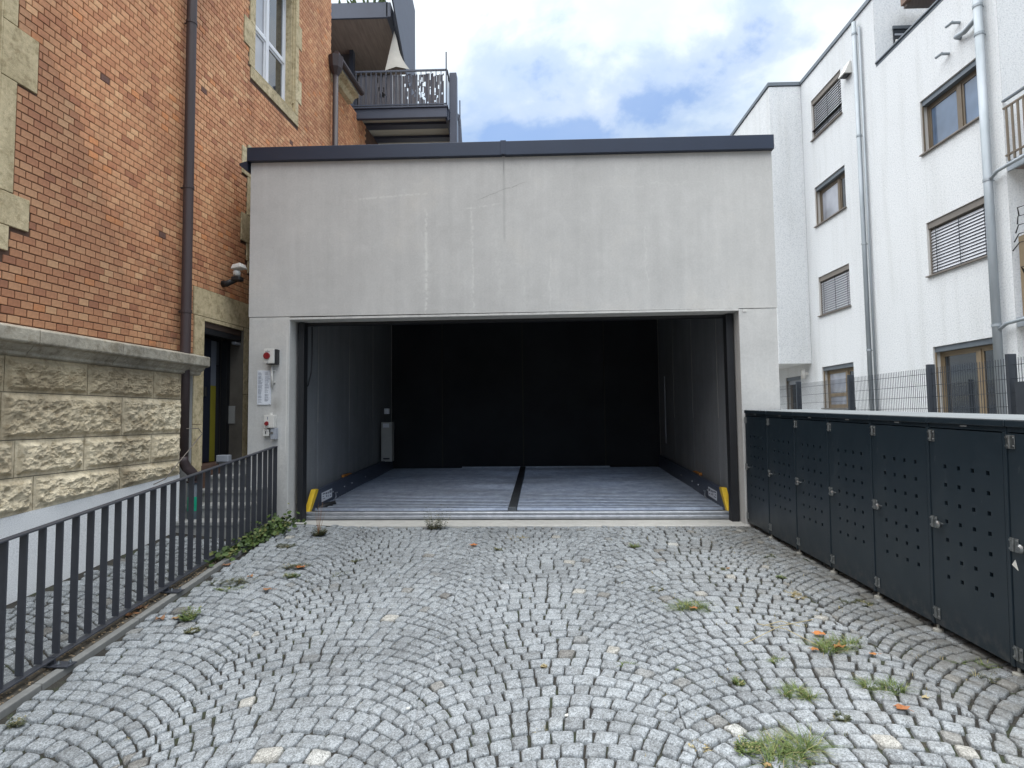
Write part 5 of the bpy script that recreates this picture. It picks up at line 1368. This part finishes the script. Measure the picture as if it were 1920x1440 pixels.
# moss and seedlings in the joints
m = MB(); m2 = MB()
for _ in range(520):
    if random.random() < .72: x0_, y0_ = random.uniform(.9, 2.9) , random.uniform(2.6, 7.9)
    else: x0_, y0_ = random.uniform(-3.3, .9), random.uniform(2.6, 8.0)
    if mn.noise(Vector((x0_ * 1.1, y0_ * 1.1, 4))) < -.05 and random.random() < .8: continue
    zz_ = drive_z(x0_, y0_) - .014; n = random.randint(3, 12); a0 = random.uniform(0, 2 * PI); ln = random.uniform(.01, .05)
    for i in range(n):
        t = random.uniform(-1, 1); x = x0_ + math.cos(a0) * ln * t; y = y0_ + math.sin(a0) * ln * t
        blade(m if random.random() < .6 else m2, x, y, zz_, random.uniform(.012, .032), random.uniform(.004, .018), random.uniform(0, 2 * PI), random.uniform(.0015, .004), random.random())
tag(m.build('joint_weeds', GRASS_D), 'tiny weeds and moss scattered in the joints between the cobbles', 'weeds', kind='stuff')
tag(m2.build('joint_weeds', STRAW), 'dry brown bits of grass in the joints between the cobbles', 'weeds', kind='stuff')
# fallen leaves
def fallen(px, py, size, label, mat=LEAFO, lift=.012):
    p = gnd(px, py); size *= 1.35; m = MB(); n = 10; a0 = random.uniform(0, 6); pts = []
    for k in range(n):
        a = 2 * PI * k / n; r = size * (1 if k % 2 == 0 else .62) * (1.25 if k == 0 else 1); pts.append((r * math.cos(a + a0), r * .8 * math.sin(a + a0), lift + .35 * size * math.sin(a * 2 + a0) ** 2))
    pts.append((0, 0, lift)); m.add(pts, [(k, (k + 1) % n, n) for k in range(n)], random.random())
    m.tube([(pts[0][0], pts[0][1], pts[0][2]), (pts[0][0] * 1.7, pts[0][1] * 1.7, pts[0][2] + .004)], .0012, 4)
    return tag(m.build('fallen_leaf', mat, None, loc=tuple(p)), label, 'leaf', 'fallen leaves on the cobbles')
for a in [(1691, 1332, .034, 'single bright orange leaf lying on bare cobbles, lower right'), (1535, 1192, .040, 'orange leaf on the back left of the leaf strewn tuft'),
          (1573, 1216, .036, 'orange leaf at the front of the leaf strewn tuft'), (1527, 1221, .026, 'orange leaf at the left foot of the leaf strewn tuft'), (1637, 1230, .020, 'tiny orange leaf right of the leaf strewn tuft'),
          (1301, 1143, .030, 'brown orange leaf in front of the wide mid tuft'), (888, 1024, .040, 'orange leaf near the threshold centre'), (563, 1066, .045, 'orange leaf in the weed clump left of the driveway centre'), (1365, 1068, .015, 'tiny red leaf in the far right cobbles')]: fallen(*a)
for a in [(262, 1143, .055, 'large brown leaf on the kerb behind the railing foot'), (243, 1156, .050, 'curled brown leaf next to the large one on the kerb'), (302, 1163, .045, 'long brown leaf on the cobbles below the railing foot'), (330, 1162, .03, 'small brown leaf left of the bright green weed'),
          (470, 1083, .035, 'brown leaf at the right of the straggly kerb patch'), (425, 1062, .04, 'brown leaf at the back of the straggly kerb patch'), (500, 1108, .035, 'flat brown leaf below the straggly kerb patch'), (1440, 1440, .02, 'brown leaf under the largest tuft')]: fallen(*a, LEAFB)
fallen(1735, 1402 - 90, .02, 'small yellow leaf right of the single orange leaf', STRAW)
# straw stalks
p = gnd(1450, 1195); m = MB()
for A_, B_ in (((1420, 1172), (1535, 1215)), ((1395, 1210), (1525, 1165)), ((1430, 1176), (1500, 1178))):
    a = gnd(*A_) - p; b = gnd(*B_) - p; m.tube([(a[0], a[1], a[2] + .01), ((a[0] + b[0]) / 2, (a[1] + b[1]) / 2, (a[2] + b[2]) / 2 + .05), (b[0], b[1], b[2] + .015)], .0028, 5)
tag(m.build('straw_stalks', STRAW, None, loc=tuple(p)), 'crossed dry straw stalks lying left of the leaf strewn tuft', 'straw')
# scraps
for px, py, lab in ((1062, 1343, 'small pale yellow scrap on a cobble at the bottom centre'), (881, 1088, 'tiny white scrap on the mid driveway'), (765, 1330, 'white chip on a cobble left of centre')):
    p = gnd(px, py); m = MB(); m.hexa([(-.012, -.008, 0), (.01, -.01, 0), (.013, .009, 0), (-.008, .01, 0), (-.010, -.006, .008), (.008, -.008, .006), (.010, .007, .009), (-.006, .008, .005)])
    tag(m.build('paper_scrap', PALE, None, loc=(p[0], p[1], p[2] + .004)), lab, 'scrap')
